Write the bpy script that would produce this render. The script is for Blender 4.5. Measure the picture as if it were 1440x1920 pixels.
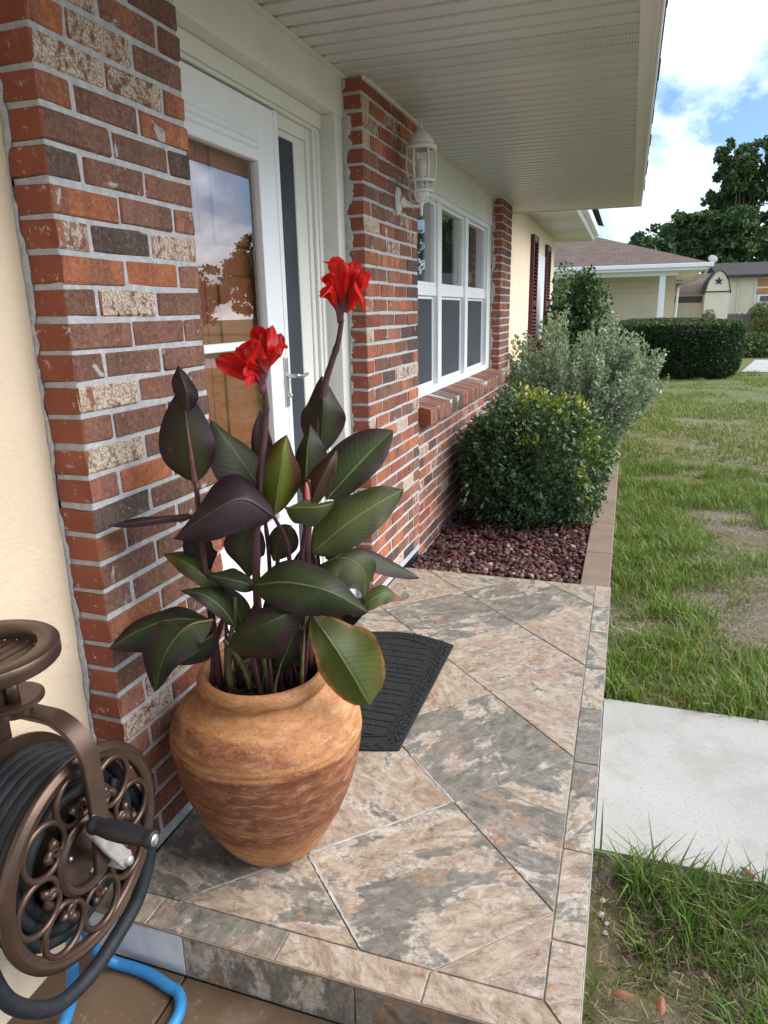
import bpy, bmesh, math, random
import numpy as np
from mathutils import Vector, Matrix
for o in list(bpy.data.objects): bpy.data.objects.remove(o)
S = bpy.context.scene
COL = S.collection
rnd = random.Random(7)
rng = np.random.default_rng(11)
R = math.radians

# ------------------------------------------------------------------ camera
cam_d = bpy.data.cameras.new('camera'); cam = bpy.data.objects.new('camera', cam_d); COL.objects.link(cam)
cam_d.sensor_fit = 'HORIZONTAL'; cam_d.sensor_width = 36; cam_d.lens = 36*1339.25/1440
cam_d.clip_start = 0.05; cam_d.clip_end = 800
_r, _d, _f = ((0.949137, 0.314309, -0.018668), (0.067669, -0.261532, -0.96282), (-0.307505, 0.912585, -0.269498))
cam.matrix_world = Matrix(((_r[0], -_d[0], -_f[0], 1.1103), (_r[1], -_d[1], -_f[1], -1.2570),
                           (_r[2], -_d[2], -_f[2], 1.3872), (0, 0, 0, 1)))
S.camera = cam
# ------------------------------------------------------------------ sky and sun
SUN_EL, SUN_AZ = 42, 72            # degrees; azimuth from +Y towards +X
W = bpy.data.worlds.new('World'); S.world = W; W.use_nodes = True
nt = W.node_tree; nt.nodes.clear()
def wn(t, **k):
    n = nt.nodes.new(t)
    for a, b in k.items(): setattr(n, a, b)
    return n
out = wn('ShaderNodeOutputWorld'); bg = wn('ShaderNodeBackground'); bg.inputs['Strength'].default_value = 0.05
sky = wn('ShaderNodeTexSky', sky_type='NISHITA', sun_disc=False, sun_elevation=R(SUN_EL), sun_rotation=R(SUN_AZ),
         altitude=10, air_density=1.0, dust_density=1.4, ozone_density=1.6)
tc = wn('ShaderNodeTexCoord')
mp = wn('ShaderNodeMapping'); mp.inputs['Scale'].default_value = (1, 1, 1.9); mp.inputs['Location'].default_value = (7.4, 1.2, 0.3)
nz = wn('ShaderNodeTexNoise'); nz.inputs['Scale'].default_value = 3.1; nz.inputs['Detail'].default_value = 9; nz.inputs['Roughness'].default_value = 0.56; nz.inputs['Distortion'].default_value = 0.25
cr = wn('ShaderNodeValToRGB'); cr.color_ramp.elements[0].position = 0.46; cr.color_ramp.elements[1].position = 0.74
nz2 = wn('ShaderNodeTexNoise'); nz2.inputs['Scale'].default_value = 5.5; nz2.inputs['Detail'].default_value = 6
cr2 = wn('ShaderNodeValToRGB'); cr2.color_ramp.elements[0].color = (6.2, 7.1, 8.2, 1); cr2.color_ramp.elements[1].color = (21.0, 20.8, 20.4, 1)
cr2.color_ramp.elements[0].position = 0.36; cr2.color_ramp.elements[1].position = 0.68
mx = wn('ShaderNodeMix', data_type='RGBA'); mt = wn('ShaderNodeMix', data_type='RGBA', blend_type='MULTIPLY'); mt.inputs['Factor'].default_value = 1; mt.inputs['B'].default_value = (0.48, 0.60, 0.75, 1)
L_ = nt.links.new
L_(tc.outputs['Generated'], mp.inputs['Vector']); L_(mp.outputs[0], nz.inputs['Vector']); L_(mp.outputs[0], nz2.inputs['Vector'])
L_(nz.outputs['Fac'], cr.inputs[0]); L_(nz2.outputs['Fac'], cr2.inputs[0])
L_(cr.outputs[0], mx.inputs['Factor']); L_(sky.outputs[0], mt.inputs['A']); L_(mt.outputs['Result'], mx.inputs['A']); L_(cr2.outputs[0], mx.inputs['B'])
L_(mx.outputs['Result'], bg.inputs['Color']); L_(bg.outputs[0], out.inputs[0])
sd = bpy.data.lights.new('sun', 'SUN'); sun = bpy.data.objects.new('sun', sd); COL.objects.link(sun)
sd.energy = 1.0; sd.angle = R(55); sd.color = (1.0, 0.95, 0.88)
_sv = Vector((math.sin(R(SUN_AZ))*math.cos(R(SUN_EL)), math.cos(R(SUN_AZ))*math.cos(R(SUN_EL)), math.sin(R(SUN_EL))))
sun.rotation_euler = _sv.to_track_quat('Z', 'Y').to_euler()
S.view_settings.view_transform = 'Standard'; S.view_settings.look = 'None'
S.view_settings.exposure = 2.45; S.view_settings.gamma = 1; S.view_settings.use_curve_mapping = False
S.render.engine = 'CYCLES'
S.cycles.max_bounces = 7; S.cycles.diffuse_bounces = 4; S.cycles.glossy_bounces = 3; S.cycles.transmission_bounces = 4; S.cycles.transparent_max_bounces = 8

# ------------------------------------------------------------------ mesh helpers
class MB:
    def __init__(s): s.v = []; s.f = []; s.uv = None
    def quad(s, a, b, c, d):
        i = len(s.v); s.v += [a, b, c, d]; s.f.append((i, i+1, i+2, i+3)); return s
    def box(s, x0, x1, y0, y1, z0, z1):
        i = len(s.v)
        s.v += [(x, y, z) for z in (z0, z1) for y in (y0, y1) for x in (x0, x1)]
        s.f += [(i, i+2, i+3, i+1), (i+4, i+5, i+7, i+6), (i, i+1, i+5, i+4), (i+2, i+6, i+7, i+3), (i, i+4, i+6, i+2), (i+1, i+3, i+7, i+5)]
        return s
    def prism(s, poly, z0, z1):            # poly: ccw list of (x,y)
        i = len(s.v); n = len(poly)
        s.v += [(p[0], p[1], z0) for p in poly] + [(p[0], p[1], z1) for p in poly]
        s.f.append(tuple(i+n+k for k in range(n))); s.f.append(tuple(i+k for k in reversed(range(n))))
        for k in range(n): s.f.append((i+k, i+(k+1) % n, i+n+(k+1) % n, i+n+k))
        return s
    def lathe(s, prof, c=(0, 0, 0), n=32, ax='z'):   # prof: (radius, height)
        i = len(s.v)
        for r, h in prof:
            for k in range(n):
                a = 2*math.pi*k/n; p = (r*math.cos(a), r*math.sin(a), h)
                if ax == 'x': p = (p[2], p[0], p[1])
                if ax == 'y': p = (p[0], p[2], p[1])
                s.v.append((c[0]+p[0], c[1]+p[1], c[2]+p[2]))
        for j in range(len(prof)-1):
            for k in range(n):
                s.f.append((i+j*n+k, i+j*n+(k+1) % n, i+(j+1)*n+(k+1) % n, i+(j+1)*n+k))
        return s
    def tube(s, pts, rad, n=8, caps=True, flat=1.0):
        P = [Vector(p) for p in pts]; m = len(P)
        rr = rad if hasattr(rad, '__len__') else [rad]*m
        T = [(P[min(k+1, m-1)]-P[max(k-1, 0)]).normalized() for k in range(m)]
        up = Vector((0, 0, 1)) if abs(T[0].z) < 0.9 else Vector((1, 0, 0))
        u = T[0].cross(up).normalized(); i = len(s.v)
        for k in range(m):
            u = (u-T[k]*u.dot(T[k]))
            u = u.normalized() if u.length > 1e-6 else T[k].orthogonal().normalized()
            w = T[k].cross(u)
            for q in range(n):
                a = 2*math.pi*q/n; s.v.append(tuple(P[k]+(u*math.cos(a)+w*math.sin(a)*flat)*rr[k]))
        for k in range(m-1):
            for q in range(n):
                s.f.append((i+k*n+q, i+k*n+(q+1) % n, i+(k+1)*n+(q+1) % n, i+(k+1)*n+q))
        if caps:
            s.f.append(tuple(i+q for q in reversed(range(n)))); s.f.append(tuple(i+(m-1)*n+q for q in range(n)))
        return s
    def strap(s, pts, width, thick, wdir):   # flat bar swept along pts, its width along wdir
        P = [Vector(p) for p in pts]; m = len(P); wd = Vector(wdir).normalized(); i = len(s.v)
        for k in range(m):
            t = (P[min(k+1, m-1)]-P[max(k-1, 0)]).normalized(); nn = t.cross(wd).normalized()
            for a, b in ((-1, -1), (1, -1), (1, 1), (-1, 1)): s.v.append(tuple(P[k]+wd*(a*width/2)+nn*(b*thick/2)))
        for k in range(m-1):
            for q in range(4): s.f.append((i+k*4+q, i+k*4+(q+1) % 4, i+k*4+4+(q+1) % 4, i+k*4+4+q))
        s.f += [(i+3, i+2, i+1, i), tuple(i+(m-1)*4+q for q in range(4))]
        return s
    def mesh(s, name, mat=None, smooth=False, bevel=0, seg=1):
        me = bpy.data.meshes.new(name); me.from_pydata([tuple(p) for p in s.v], [], s.f); me.validate()
        if bevel or True:
            bm = bmesh.new(); bm.from_mesh(me)
            if bevel:
                es = [e for e in bm.edges if len(e.link_faces) == 2 and e.calc_face_angle(0) > 0.5]
                bmesh.ops.bevel(bm, geom=es, offset=bevel, segments=seg, affect='EDGES', profile=0.5)
            bmesh.ops.recalc_face_normals(bm, faces=bm.faces); bm.to_mesh(me); bm.free()
        if mat: me.materials.append(mat)
        if smooth:
            for p in me.polygons: p.use_smooth = True
        return me
    def build(s, name, mat, parent=None, smooth=False, bevel=0, seg=1, loc=None, auto=None):
        me = s.mesh(name, mat, smooth, bevel, seg)
        if auto is not None:
            for p in me.polygons: p.use_smooth = True
            try: me.set_sharp_from_angle(angle=R(auto))
            except Exception: pass
        return link(name, me, parent, loc)
def link(name, data, parent=None, loc=None):
    o = bpy.data.objects.new(name, data); COL.objects.link(o)
    if parent: o.parent = parent
    if loc: o.location = loc
    return o
def thing(name, label, cat, loc=(0, 0, 0), group=None):
    o = link(name, None); o.location = loc; o.empty_display_size = 0.05
    return tag(o, label, cat, group)
def tag(o, label, cat, group=None):
    o['label'] = label; o['category'] = cat
    if group: o['group'] = group
    return o
def struct(o): o['kind'] = 'structure'; return o
def stuff(o): o['kind'] = 'stuff'; return o
def sub(parent, name, mat, mb, **k):           # part whose coordinates are given in world space
    o = mb.build(name, mat, parent, **k)
    o.location = Vector(o.location)-parent.location if parent.parent is None else o.location
    return o
def spline(pts, n=24):
    P = [Vector(p) for p in pts]; m = len(P); res = []
    for k in range(n+1):
        t = k/n*(m-1); i = min(int(t), m-2); u = t-i
        p0 = P[max(i-1, 0)] if i > 0 else P[0]*2-P[1]
        p3 = P[i+2] if i+2 < m else P[m-1]*2-P[m-2]
        p1, p2 = P[i], P[i+1]
        res.append(0.5*((2*p1)+(p2-p0)*u+(2*p0-5*p1+4*p2-p3)*u*u+(3*p1-p0-3*p2+p3)*u**3))
    return res
def hashn(i, j, seed):
    h = (i.astype(np.int64)*374761393+j.astype(np.int64)*668265263+seed*974634777) & 0x7fffffff
    h = ((h ^ (h >> 13))*1274126177) & 0x7fffffff
    return ((h ^ (h >> 16)) & 0xffff)/65535.0
def vnoise(x, y, sc, seed=0):
    x = np.asarray(x)*sc; y = np.asarray(y)*sc; i = np.floor(x); j = np.floor(y); u = x-i; v = y-j
    u = u*u*(3-2*u); v = v*v*(3-2*v)
    return (hashn(i, j, seed)*(1-u)+hashn(i+1, j, seed)*u)*(1-v)+(hashn(i, j+1, seed)*(1-u)+hashn(i+1, j+1, seed)*u)*v
def np_mesh(name, V, F, mat, col=None, smooth=False):   # V (n,3), F (m,k) int
    me = bpy.data.meshes.new(name); V = np.asarray(V, np.float32); F = np.asarray(F, np.int32); k = F.shape[1]
    me.vertices.add(len(V)); me.vertices.foreach_set('co', V.ravel())
    me.loops.add(F.size); me.loops.foreach_set('vertex_index', F.ravel())
    me.polygons.add(len(F)); me.polygons.foreach_set('loop_start', np.arange(0, F.size, k, dtype=np.int32))
    me.polygons.foreach_set('loop_total', np.full(len(F), k, np.int32))
    if smooth: me.polygons.foreach_set('use_smooth', np.ones(len(F), bool))
    me.update(calc_edges=True)
    if col is not None:
        a = me.color_attributes.new('Col', 'FLOAT_COLOR', 'POINT')
        c = np.ones((len(V), 4), np.float32); c[:, :3] = col[:, :3]
        if col.shape[1] == 4: c[:, 3] = col[:, 3]
        a.data.foreach_set('color', c.ravel())
    me.materials.append(mat); return me

# ------------------------------------------------------------------ material helpers
class NT:
    def __init__(s, name):
        s.m = bpy.data.materials.new(name); s.m.use_nodes = True; s.t = s.m.node_tree
        s.b = s.t.nodes['Principled BSDF']
    def n(s, typ, _o=None, **k):
        nd = s.t.nodes.new('ShaderNode'+typ)
        for a, b in (_o or {}).items(): setattr(nd, a, b)
        for a, b in k.items():
            a = a.replace('_', ' ')
            s.set(nd.inputs[a], b)
        return nd
    def set(s, sock, b):
        if hasattr(b, 'is_output') or isinstance(b, bpy.types.NodeSocket): s.t.links.new(b, sock)
        else: sock.default_value = b
    def coord(s, kind='Object', rand=0.0, scale=None, rot=None):
        c = s.n('TexCoord').outputs[kind]
        if rand:
            oi = s.n('ObjectInfo').outputs['Random']
            v = s.n('CombineXYZ', X=s.math('MULTIPLY', oi, 37.0*rand), Y=s.math('MULTIPLY', oi, 91.0*rand), Z=s.math('MULTIPLY', oi, 53.0*rand)).outputs[0]
            nd = s.n('VectorMath', {'operation': 'ADD'}); s.set(nd.inputs[0], c); s.set(nd.inputs[1], v); c = nd.outputs[0]
        if scale or rot:
            mpn = s.n('Mapping'); s.set(mpn.inputs['Vector'], c)
            if scale: mpn.inputs['Scale'].default_value = scale
            if rot: mpn.inputs['Rotation'].default_value = rot
            c = mpn.outputs[0]
        return c
    def math(s, op, a, b=0.5, clamp=False):
        nd = s.n('Math', {'operation': op, 'use_clamp': clamp}); s.set(nd.inputs[0], a); s.set(nd.inputs[1], b); return nd.outputs[0]
    def noise(s, vec, scale, detail=5, rough=0.55, dist=0.0, out='Fac'):
        nd = s.n('TexNoise', Vector=vec, Scale=scale, Detail=detail, Roughness=rough, Distortion=dist); return nd.outputs[out]
    def ramp(s, fac, stops, interp='LINEAR'):
        nd = s.n('ValToRGB'); s.set(nd.inputs[0], fac); r = nd.color_ramp; r.interpolation = interp
        while len(r.elements) < len(stops): r.elements.new(0.5)
        for e, (p, c) in zip(r.elements, stops):
            e.position = p; e.color = (c, c, c, 1) if not hasattr(c, '__len__') else (*c[:3], 1)
        return nd.outputs[0]
    def mix(s, fac, a, b, blend='MIX'):
        nd = s.n('Mix', {'data_type': 'RGBA', 'blend_type': blend})
        s.set(nd.inputs['Factor'], fac)
        for k, q in (('A', a), ('B', b)):
            if isinstance(q, tuple) and len(q) == 3: q = (*q, 1)
            s.set(nd.inputs[k], q)
        return nd.outputs['Result']
    def bump(s, h, strength=0.3, dist=0.01, normal=None):
        nd = s.n('Bump', Height=h, Strength=strength, Distance=dist)
        if normal is not None: s.set(nd.inputs['Normal'], normal)
        s.set(s.b.inputs['Normal'], nd.outputs[0]); return nd.outputs[0]
    def done(s, col=None, rough=None, spec=None, metal=None, **k):
        if col is not None: s.set(s.b.inputs['Base Color'], (*col, 1) if isinstance(col, tuple) and len(col) == 3 else col)
        if rough is not None: s.set(s.b.inputs['Roughness'], rough)
        if spec is not None: s.b.inputs['Specular IOR Level'].default_value = spec
        if metal is not None: s.b.inputs['Metallic'].default_value = metal
        for a, b in k.items(): s.set(s.b.inputs[a.replace('_', ' ')], b)
        return s.m
def flat_mat(name, col, rough=0.6, var=0.12, scale=8, bump=0.0, bscale=60, spec=0.4, metal=0, dirt=None, rand=0):
    t = NT(name); c = t.coord('Object', rand)
    n = t.noise(c, scale, 6)
    lo = tuple(x*(1-var) for x in col); hi = tuple(min(1, x*(1+var)) for x in col)
    cc = t.ramp(n, [(0.3, lo), (0.7, hi)])
    if dirt:
        d = t.noise(c, scale*2.7, 8, 0.65, 0.6); cc = t.mix(t.ramp(d, [(dirt[1], 0), (min(1, dirt[1]+0.15), 1)]), cc, dirt[0])
    if bump: t.bump(t.noise(c, bscale, 6), bump, 0.004)
    return t.done(cc, rough, spec, metal)
# ------------------------------------------------------------------ materials
def brick_mat(name, attr):
    t = NT(name)
    if attr:
        a = t.n('Attribute', {'attribute_name': 'Col'}); base, white = a.outputs['Color'], a.outputs['Alpha']; c = t.coord('Object')
    else:
        a = t.n('ObjectInfo'); base, white = a.outputs['Color'], a.outputs['Alpha']; c = t.coord('Object', 1.0)
    n1 = t.noise(c, 44, 8, 0.68, 0.3); n2 = t.noise(c, 9, 3); fine = t.noise(c, 260, 3, 0.6)
    st = t.noise(t.n('Mapping', Vector=c, Scale=(30, 30, 4)).outputs[0], 1.0, 3)
    col = t.mix(t.ramp(n2, [(0.35, 0), (0.7, 1)]), t.mix(1.0, base, (0.80, 0.78, 0.76), 'MULTIPLY'), t.mix(1.0, base, (1.16, 1.14, 1.12), 'MULTIPLY'))
    col = t.mix(t.math('MULTIPLY', t.ramp(st, [(0.45, 0), (0.7, 1)]), 0.45), col, t.mix(1.0, base, (0.62, 0.55, 0.52), 'MULTIPLY'))
    ny = t.math('ABSOLUTE', t.n('SeparateXYZ', Vector=t.n('TexCoord').outputs['Normal']).outputs['Y'])
    endf = t.ramp(ny, [(0.6, 0), (0.75, 1)])
    half = t.noise(t.n('Mapping', Vector=c, Scale=(9, 9, 2)).outputs[0], 1.0, 2, 0.4, 0.4)
    col = t.mix(t.math('MULTIPLY', t.ramp(half, [(0.50, 0), (0.54, 1)]), 0.55), col, t.mix(0.6, t.mix(1.0, base, (0.62, 0.66, 0.72), 'MULTIPLY'), (0.15, 0.085, 0.062)))
    mott = t.noise(c, 95, 5, 0.7)
    col = t.mix(t.ramp(mott, [(0.36, 0.75), (0.5, 0)]), col, t.mix(1.0, col, (0.55, 0.50, 0.48), 'MULTIPLY'))
    col = t.mix(t.ramp(mott, [(0.55, 0), (0.70, 0.55)]), col, (0.42, 0.27, 0.19))
    col = t.mix(t.ramp(fine, [(0.27, 0.85), (0.4, 0)]), col, (0.05, 0.028, 0.02))
    col = t.mix(t.math('MULTIPLY', t.ramp(fine, [(0.62, 0), (0.74, 1)]), 0.4), col, (0.42, 0.30, 0.22))
    wfac = t.math('ADD', t.math('MULTIPLY', n1, 0.75), t.math('MULTIPLY', st, 0.35))
    thr = t.math('SUBTRACT', wfac, t.math('SUBTRACT', 0.98, t.math('MULTIPLY', white, 0.62)))
    wf = t.math('MULTIPLY', thr, 12.0, True)
    grain = t.ramp(t.noise(c, 190, 4), [(0.38, (0.26, 0.17, 0.12)), (0.52, (0.52, 0.42, 0.32)), (0.66, (0.68, 0.60, 0.50))])
    col = t.mix(wf, col, grain)
    red = t.mix(t.ramp(n2, [(0.3, 0), (0.7, 1)]), (0.24, 0.070, 0.042), (0.32, 0.10, 0.060))
    keepw = t.ramp(n1, [(0.60, 0), (0.66, 0.8)])
    col = t.mix(endf, col, t.mix(keepw, red, grain))
    smear = t.noise(c, 14, 6, 0.6, 0.8)
    col = t.mix(t.math('MULTIPLY', t.ramp(smear, [(0.655, 0), (0.70, 1)]), 0.7), col, (0.52, 0.51, 0.50))
    t.bump(t.math('ADD', t.math('MULTIPLY', fine, 0.5), t.math('ADD', t.math('MULTIPLY', wf, 0.25), t.math('ADD', n1, mott))), 0.7, 0.004)
    return t.done(col, 0.85, 0.25)
M_BRICK = brick_mat('fired_brick', False); M_BRICKJ = brick_mat('fired_brick_far', True)
def mk_mortar():
    t = NT('mortar'); c = t.coord()
    n = t.noise(c, 40, 8, 0.65); g = t.noise(c, 220, 4)
    col = t.mix(t.ramp(g, [(0.35, 0.6), (0.55, 0)]), t.ramp(n, [(0.3, (0.36, 0.365, 0.37)), (0.5, (0.47, 0.475, 0.48)), (0.7, (0.60, 0.605, 0.61))]), (0.36, 0.355, 0.35))
    t.bump(t.math('ADD', n, g), 0.6, 0.004); return t.done(col, 0.95, 0.15)
M_MORTAR = mk_mortar()
def mk_stucco():
    t = NT('cream_stucco'); c = t.coord()
    n = t.noise(c, 1.4, 4); k = t.noise(c, 38, 8, 0.65)
    col = t.ramp(n, [(0.3, (0.71, 0.57, 0.41)), (0.7, (0.77, 0.63, 0.465))])
    t.bump(t.math('ADD', k, t.math('MULTIPLY', t.noise(c, 160, 4), 0.5)), 0.5, 0.008); return t.done(col, 0.8, 0.25)
M_STUCCO = mk_stucco()
M_WHITE = flat_mat('white_gloss_paint', (0.78, 0.79, 0.78), 0.42, 0.04, 5, 0.08, 30)
M_TRIM = flat_mat('offwhite_trim_paint', (0.69, 0.69, 0.63), 0.5, 0.05, 4, 0.12, 45)
M_VINYL = flat_mat('white_vinyl', (0.82, 0.84, 0.85), 0.32, 0.03, 5)
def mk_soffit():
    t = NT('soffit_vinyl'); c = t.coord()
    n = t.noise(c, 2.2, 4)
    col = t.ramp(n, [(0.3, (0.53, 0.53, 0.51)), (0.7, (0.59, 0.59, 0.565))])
    sp = t.n('SeparateXYZ', Vector=c)
    fx = t.math('ABSOLUTE', t.math('SUBTRACT', t.math('FRACT', t.math('MULTIPLY', sp.outputs['X'], 90.0)), 0.5))
    fy = t.math('ABSOLUTE', t.math('SUBTRACT', t.math('FRACT', t.math('MULTIPLY', sp.outputs['Y'], 90.0)), 0.5))
    hole = t.math('LESS_THAN', t.math('ADD', t.math('MULTIPLY', fx, fx), t.math('MULTIPLY', fy, fy)), 0.04)
    pv = t.n('ObjectInfo').outputs['Alpha']
    col = t.mix(t.math('MULTIPLY', hole, pv), col, (0.10, 0.10, 0.09))
    return t.done(col, 0.42, 0.4)
M_SOFFIT = mk_soffit()
def mk_tile(name, warm):
    t = NT(name); oi = t.n('ObjectInfo'); c0 = t.coord('Object', 1.0)
    rr = oi.outputs['Random']
    mpn = t.n('Mapping', Vector=c0, Rotation=t.n('CombineXYZ', Z=t.math('MULTIPLY', rr, 29.0)).outputs[0]); c = mpn.outputs[0]
    cs = t.n('Mapping', Vector=c, Scale=(1, 1.8, 1)).outputs[0]
    big = t.noise(cs, 3.9, 10, 0.60, 0.7); med = t.noise(cs, 14, 13, 0.72, 0.9); fin = t.noise(c, 70, 10, 0.74, 0.3); pit = t.noise(c, 160, 4)
    big = t.math('ADD', t.math('MULTIPLY', big, 0.80), t.math('MULTIPLY', med, 0.20))
    warmc = t.ramp(med, [(0.30, (0.16, 0.118, 0.086)), (0.42, (0.265, 0.20, 0.145)), (0.50, (0.345, 0.27, 0.20)), (0.58, (0.40, 0.335, 0.26)), (0.70, (0.50, 0.45, 0.385))])
    coolc = t.ramp(med, [(0.28, (0.095, 0.088, 0.078)), (0.46, (0.155, 0.143, 0.122)), (0.6, (0.24, 0.215, 0.175)), (0.75, (0.34, 0.31, 0.265))])
    pinkc = t.ramp(fin, [(0.3, (0.25, 0.175, 0.135)), (0.7, (0.40, 0.305, 0.25))])
    sh = t.math('ADD', big, t.math('MULTIPLY', t.math('SUBTRACT', oi.outputs['Alpha'], 0.5), 0.22))
    f1 = t.ramp(sh, [(0.468, 1), (0.500, 0)])
    col = t.mix(f1, warmc, coolc)
    edge = t.ramp(sh, [(0.455, 0), (0.49, 1), (0.505, 1), (0.535, 0)])
    col = t.mix(t.math('MULTIPLY', edge, t.ramp(fin, [(0.45, 0), (0.6, 0.75)])), col, (0.50, 0.48, 0.44))
    col = t.mix(t.ramp(t.noise(c, 5, 4, 0.5, 0.3), [(0.56, 0), (0.66, 0.65)]), col, pinkc)
    rust = t.noise(cs, 6.5, 9, 0.65, 0.8); col = t.mix(t.ramp(rust, [(0.585, 0), (0.635, 0.7)]), col, t.ramp(fin, [(0.3, (0.20, 0.105, 0.055)), (0.7, (0.38, 0.235, 0.14))]))
    layer = t.noise(t.n('Mapping', Vector=c, Scale=(10, 42, 10), Rotation=(0, 0, 0.5)).outputs[0], 1.0, 10, 0.72, 0.8)
    col = t.mix(t.ramp(layer, [(0.34, 0.8), (0.44, 0)]), col, t.mix(1.0, col, (0.50, 0.47, 0.45), 'MULTIPLY'))
    col = t.mix(t.ramp(layer, [(0.58, 0), (0.68, 0.55)]), col, (0.50, 0.455, 0.395))
    vein = t.math('ABSOLUTE', t.math('SUBTRACT', t.noise(cs, 7, 6, 0.6, 1.6), 0.5))
    col = t.mix(t.ramp(vein, [(0.0, 0.55), (0.012, 0)]), col, (0.10, 0.09, 0.08))
    col = t.mix(t.ramp(fin, [(0.30, 0.6), (0.42, 0)]), col, t.mix(1.0, col, (0.45, 0.42, 0.40), 'MULTIPLY'))
    col = t.mix(t.ramp(fin, [(0.58, 0), (0.70, 0.55)]), col, (0.52, 0.475, 0.42))
    col = t.mix(t.ramp(t.noise(c, 28, 7, 0.7, 0.8), [(0.36, 0.7), (0.46, 0)]), col, t.mix(1.0, col, (0.55, 0.53, 0.52), 'MULTIPLY'))
    t.bump(t.math('ADD', med, t.math('ADD', t.math('MULTIPLY', fin, 0.6), t.math('MULTIPLY', pit, 0.2))), 0.22, 0.004)
    return t.done(col, t.ramp(fin, [(0.3, 0.32), (0.7, 0.55)]), 0.5)
M_TILE = mk_tile('slate_look_porcelain', 0)
M_GROUT = flat_mat('grout', (0.33, 0.30, 0.26), 0.95, 0.3, 30, 0.3, 150)
M_GROUTW = flat_mat('white_grout_haze', (0.38, 0.37, 0.35), 0.9, 0.25, 25, 0.2, 120)
def mk_riserwhite():
    t = NT('limed_riser_tile'); c = t.coord()
    n = t.noise(c, 22, 7, 0.6); return t.done(t.ramp(n, [(0.3, (0.52, 0.52, 0.54)), (0.7, (0.66, 0.66, 0.67))]), 0.7, 0.3)
M_LIMED = mk_riserwhite()
def mk_concrete():
    t = NT('pale_concrete'); c = t.coord()
    n = t.noise(c, 1.7, 6); f = t.noise(c, 130, 5, 0.7); h = t.noise(c, 420, 3)
    col = t.ramp(n, [(0.3, (0.355, 0.345, 0.32)), (0.7, (0.43, 0.42, 0.395))])
    col = t.mix(t.ramp(f, [(0.34, 0.75), (0.43, 0)]), col, (0.235, 0.225, 0.205))
    col = t.mix(t.ramp(h, [(0.28, 0.8), (0.35, 0)]), col, (0.14, 0.13, 0.12))
    col = t.mix(t.ramp(t.noise(c, 5, 6, 0.6), [(0.52, 0), (0.72, 0.5)]), col, (0.27, 0.255, 0.225))
    ck = t.n('TexVoronoi', {'feature': 'DISTANCE_TO_EDGE'}, Vector=t.mix(0.12, c, t.n('TexNoise', Vector=c, Scale=6.0, Detail=5.0).outputs['Color']), Scale=0.9)
    col = t.mix(t.ramp(ck.outputs['Distance'], [(0.0, 0.10), (0.004, 0)]), col, (0.20, 0.19, 0.17))
    t.bump(t.math('ADD', f, h), 0.35, 0.004); return t.done(col, 0.9, 0.2)
M_CONC = mk_concrete()
def mk_walk():
    t = NT('brown_painted_concrete'); c = t.coord()
    n = t.noise(c, 3, 6, 0.6, 0.5); f = t.noise(c, 70, 6, 0.65)
    col = t.ramp(n, [(0.3, (0.105, 0.066, 0.039)), (0.7, (0.16, 0.105, 0.062))])
    col = t.mix(t.ramp(f, [(0.62, 0), (0.75, 0.7)]), col, (0.34, 0.27, 0.20))
    col = t.mix(t.ramp(t.noise(c, 6, 7, 0.65, 0.6), [(0.56, 0), (0.72, 0.4)]), col, (0.30, 0.235, 0.18))
    t.bump(f, 0.3, 0.004); return t.done(col, 0.6, 0.35)
M_WALK = mk_walk()
M_CURB = flat_mat('brown_painted_curb', (0.20, 0.145, 0.105), 0.75, 0.15, 6, 0.35, 80, dirt=((0.17, 0.13, 0.10), 0.62))
def mk_ground():
    t = NT('sandy_lawn_soil'); c = t.coord()
    n = t.noise(c, 0.9, 6, 0.6); k = t.noise(c, 12, 8, 0.7); f = t.noise(c, 90, 5, 0.7)
    soil = t.ramp(t.math('ADD', t.math('MULTIPLY', f, 0.6), t.math('MULTIPLY', t.noise(c, 28, 8, 0.75, 0.6), 0.4)), [(0.34, (0.055, 0.042, 0.03)), (0.46, (0.16, 0.13, 0.095)), (0.56, (0.27, 0.235, 0.185)), (0.68, (0.40, 0.36, 0.30))])
    thatch = t.ramp(k, [(0.3, (0.10, 0.10, 0.035)), (0.5, (0.15, 0.14, 0.06)), (0.7, (0.24, 0.20, 0.11))])
    far = t.ramp(k, [(0.3, (0.075, 0.11, 0.03)), (0.55, (0.13, 0.155, 0.055)), (0.75, (0.22, 0.21, 0.10))])
    sp = t.n('SeparateXYZ', Vector=c)
    col = t.mix(t.ramp(t.math('ADD', n, t.math('MULTIPLY', k, 0.35)), [(0.60, 1), (0.74, 0)]), soil, thatch)
    df = t.math('MULTIPLY', t.math('SUBTRACT', sp.outputs['Y'], 5.0), 0.12, True)
    col = t.mix(t.math('MULTIPLY', df, 0.8), col, far)
    t.bump(t.math('ADD', f, k), 0.7, 0.02); return t.done(col, 0.95, 0.1)
M_GROUND = mk_ground()
def leafy(name, rough=0.5, trans=0.3, spec=0.4):
    t = NT(name); a = t.n('Attribute', {'attribute_name': 'Col'}).outputs['Color']
    t.done(a, rough, spec)
    if trans:
        tr = t.n('BsdfTranslucent', Color=t.mix(1.0, a, (1.0, 1.15, 0.5), 'MULTIPLY')); mxs = t.n('MixShader', Fac=trans)
        t.set(mxs.inputs[1], t.b.outputs[0]); t.set(mxs.inputs[2], tr.outputs[0])
        t.set(t.t.nodes['Material Output'].inputs['Surface'], mxs.outputs[0])
    return t.m
M_GRASS = leafy('grass_blades', 0.6, 0.3, 0.25); M_LEAF = leafy('shrub_leaves', 0.42, 0.22, 0.45); M_SAGE = leafy('silver_leaves', 0.8, 0.25, 0.2)
M_HEDGE = leafy('hedge_leaves', 0.55, 0.2, 0.3); M_TREE = leafy('tree_leaves', 0.6, 0.25, 0.25)
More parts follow.
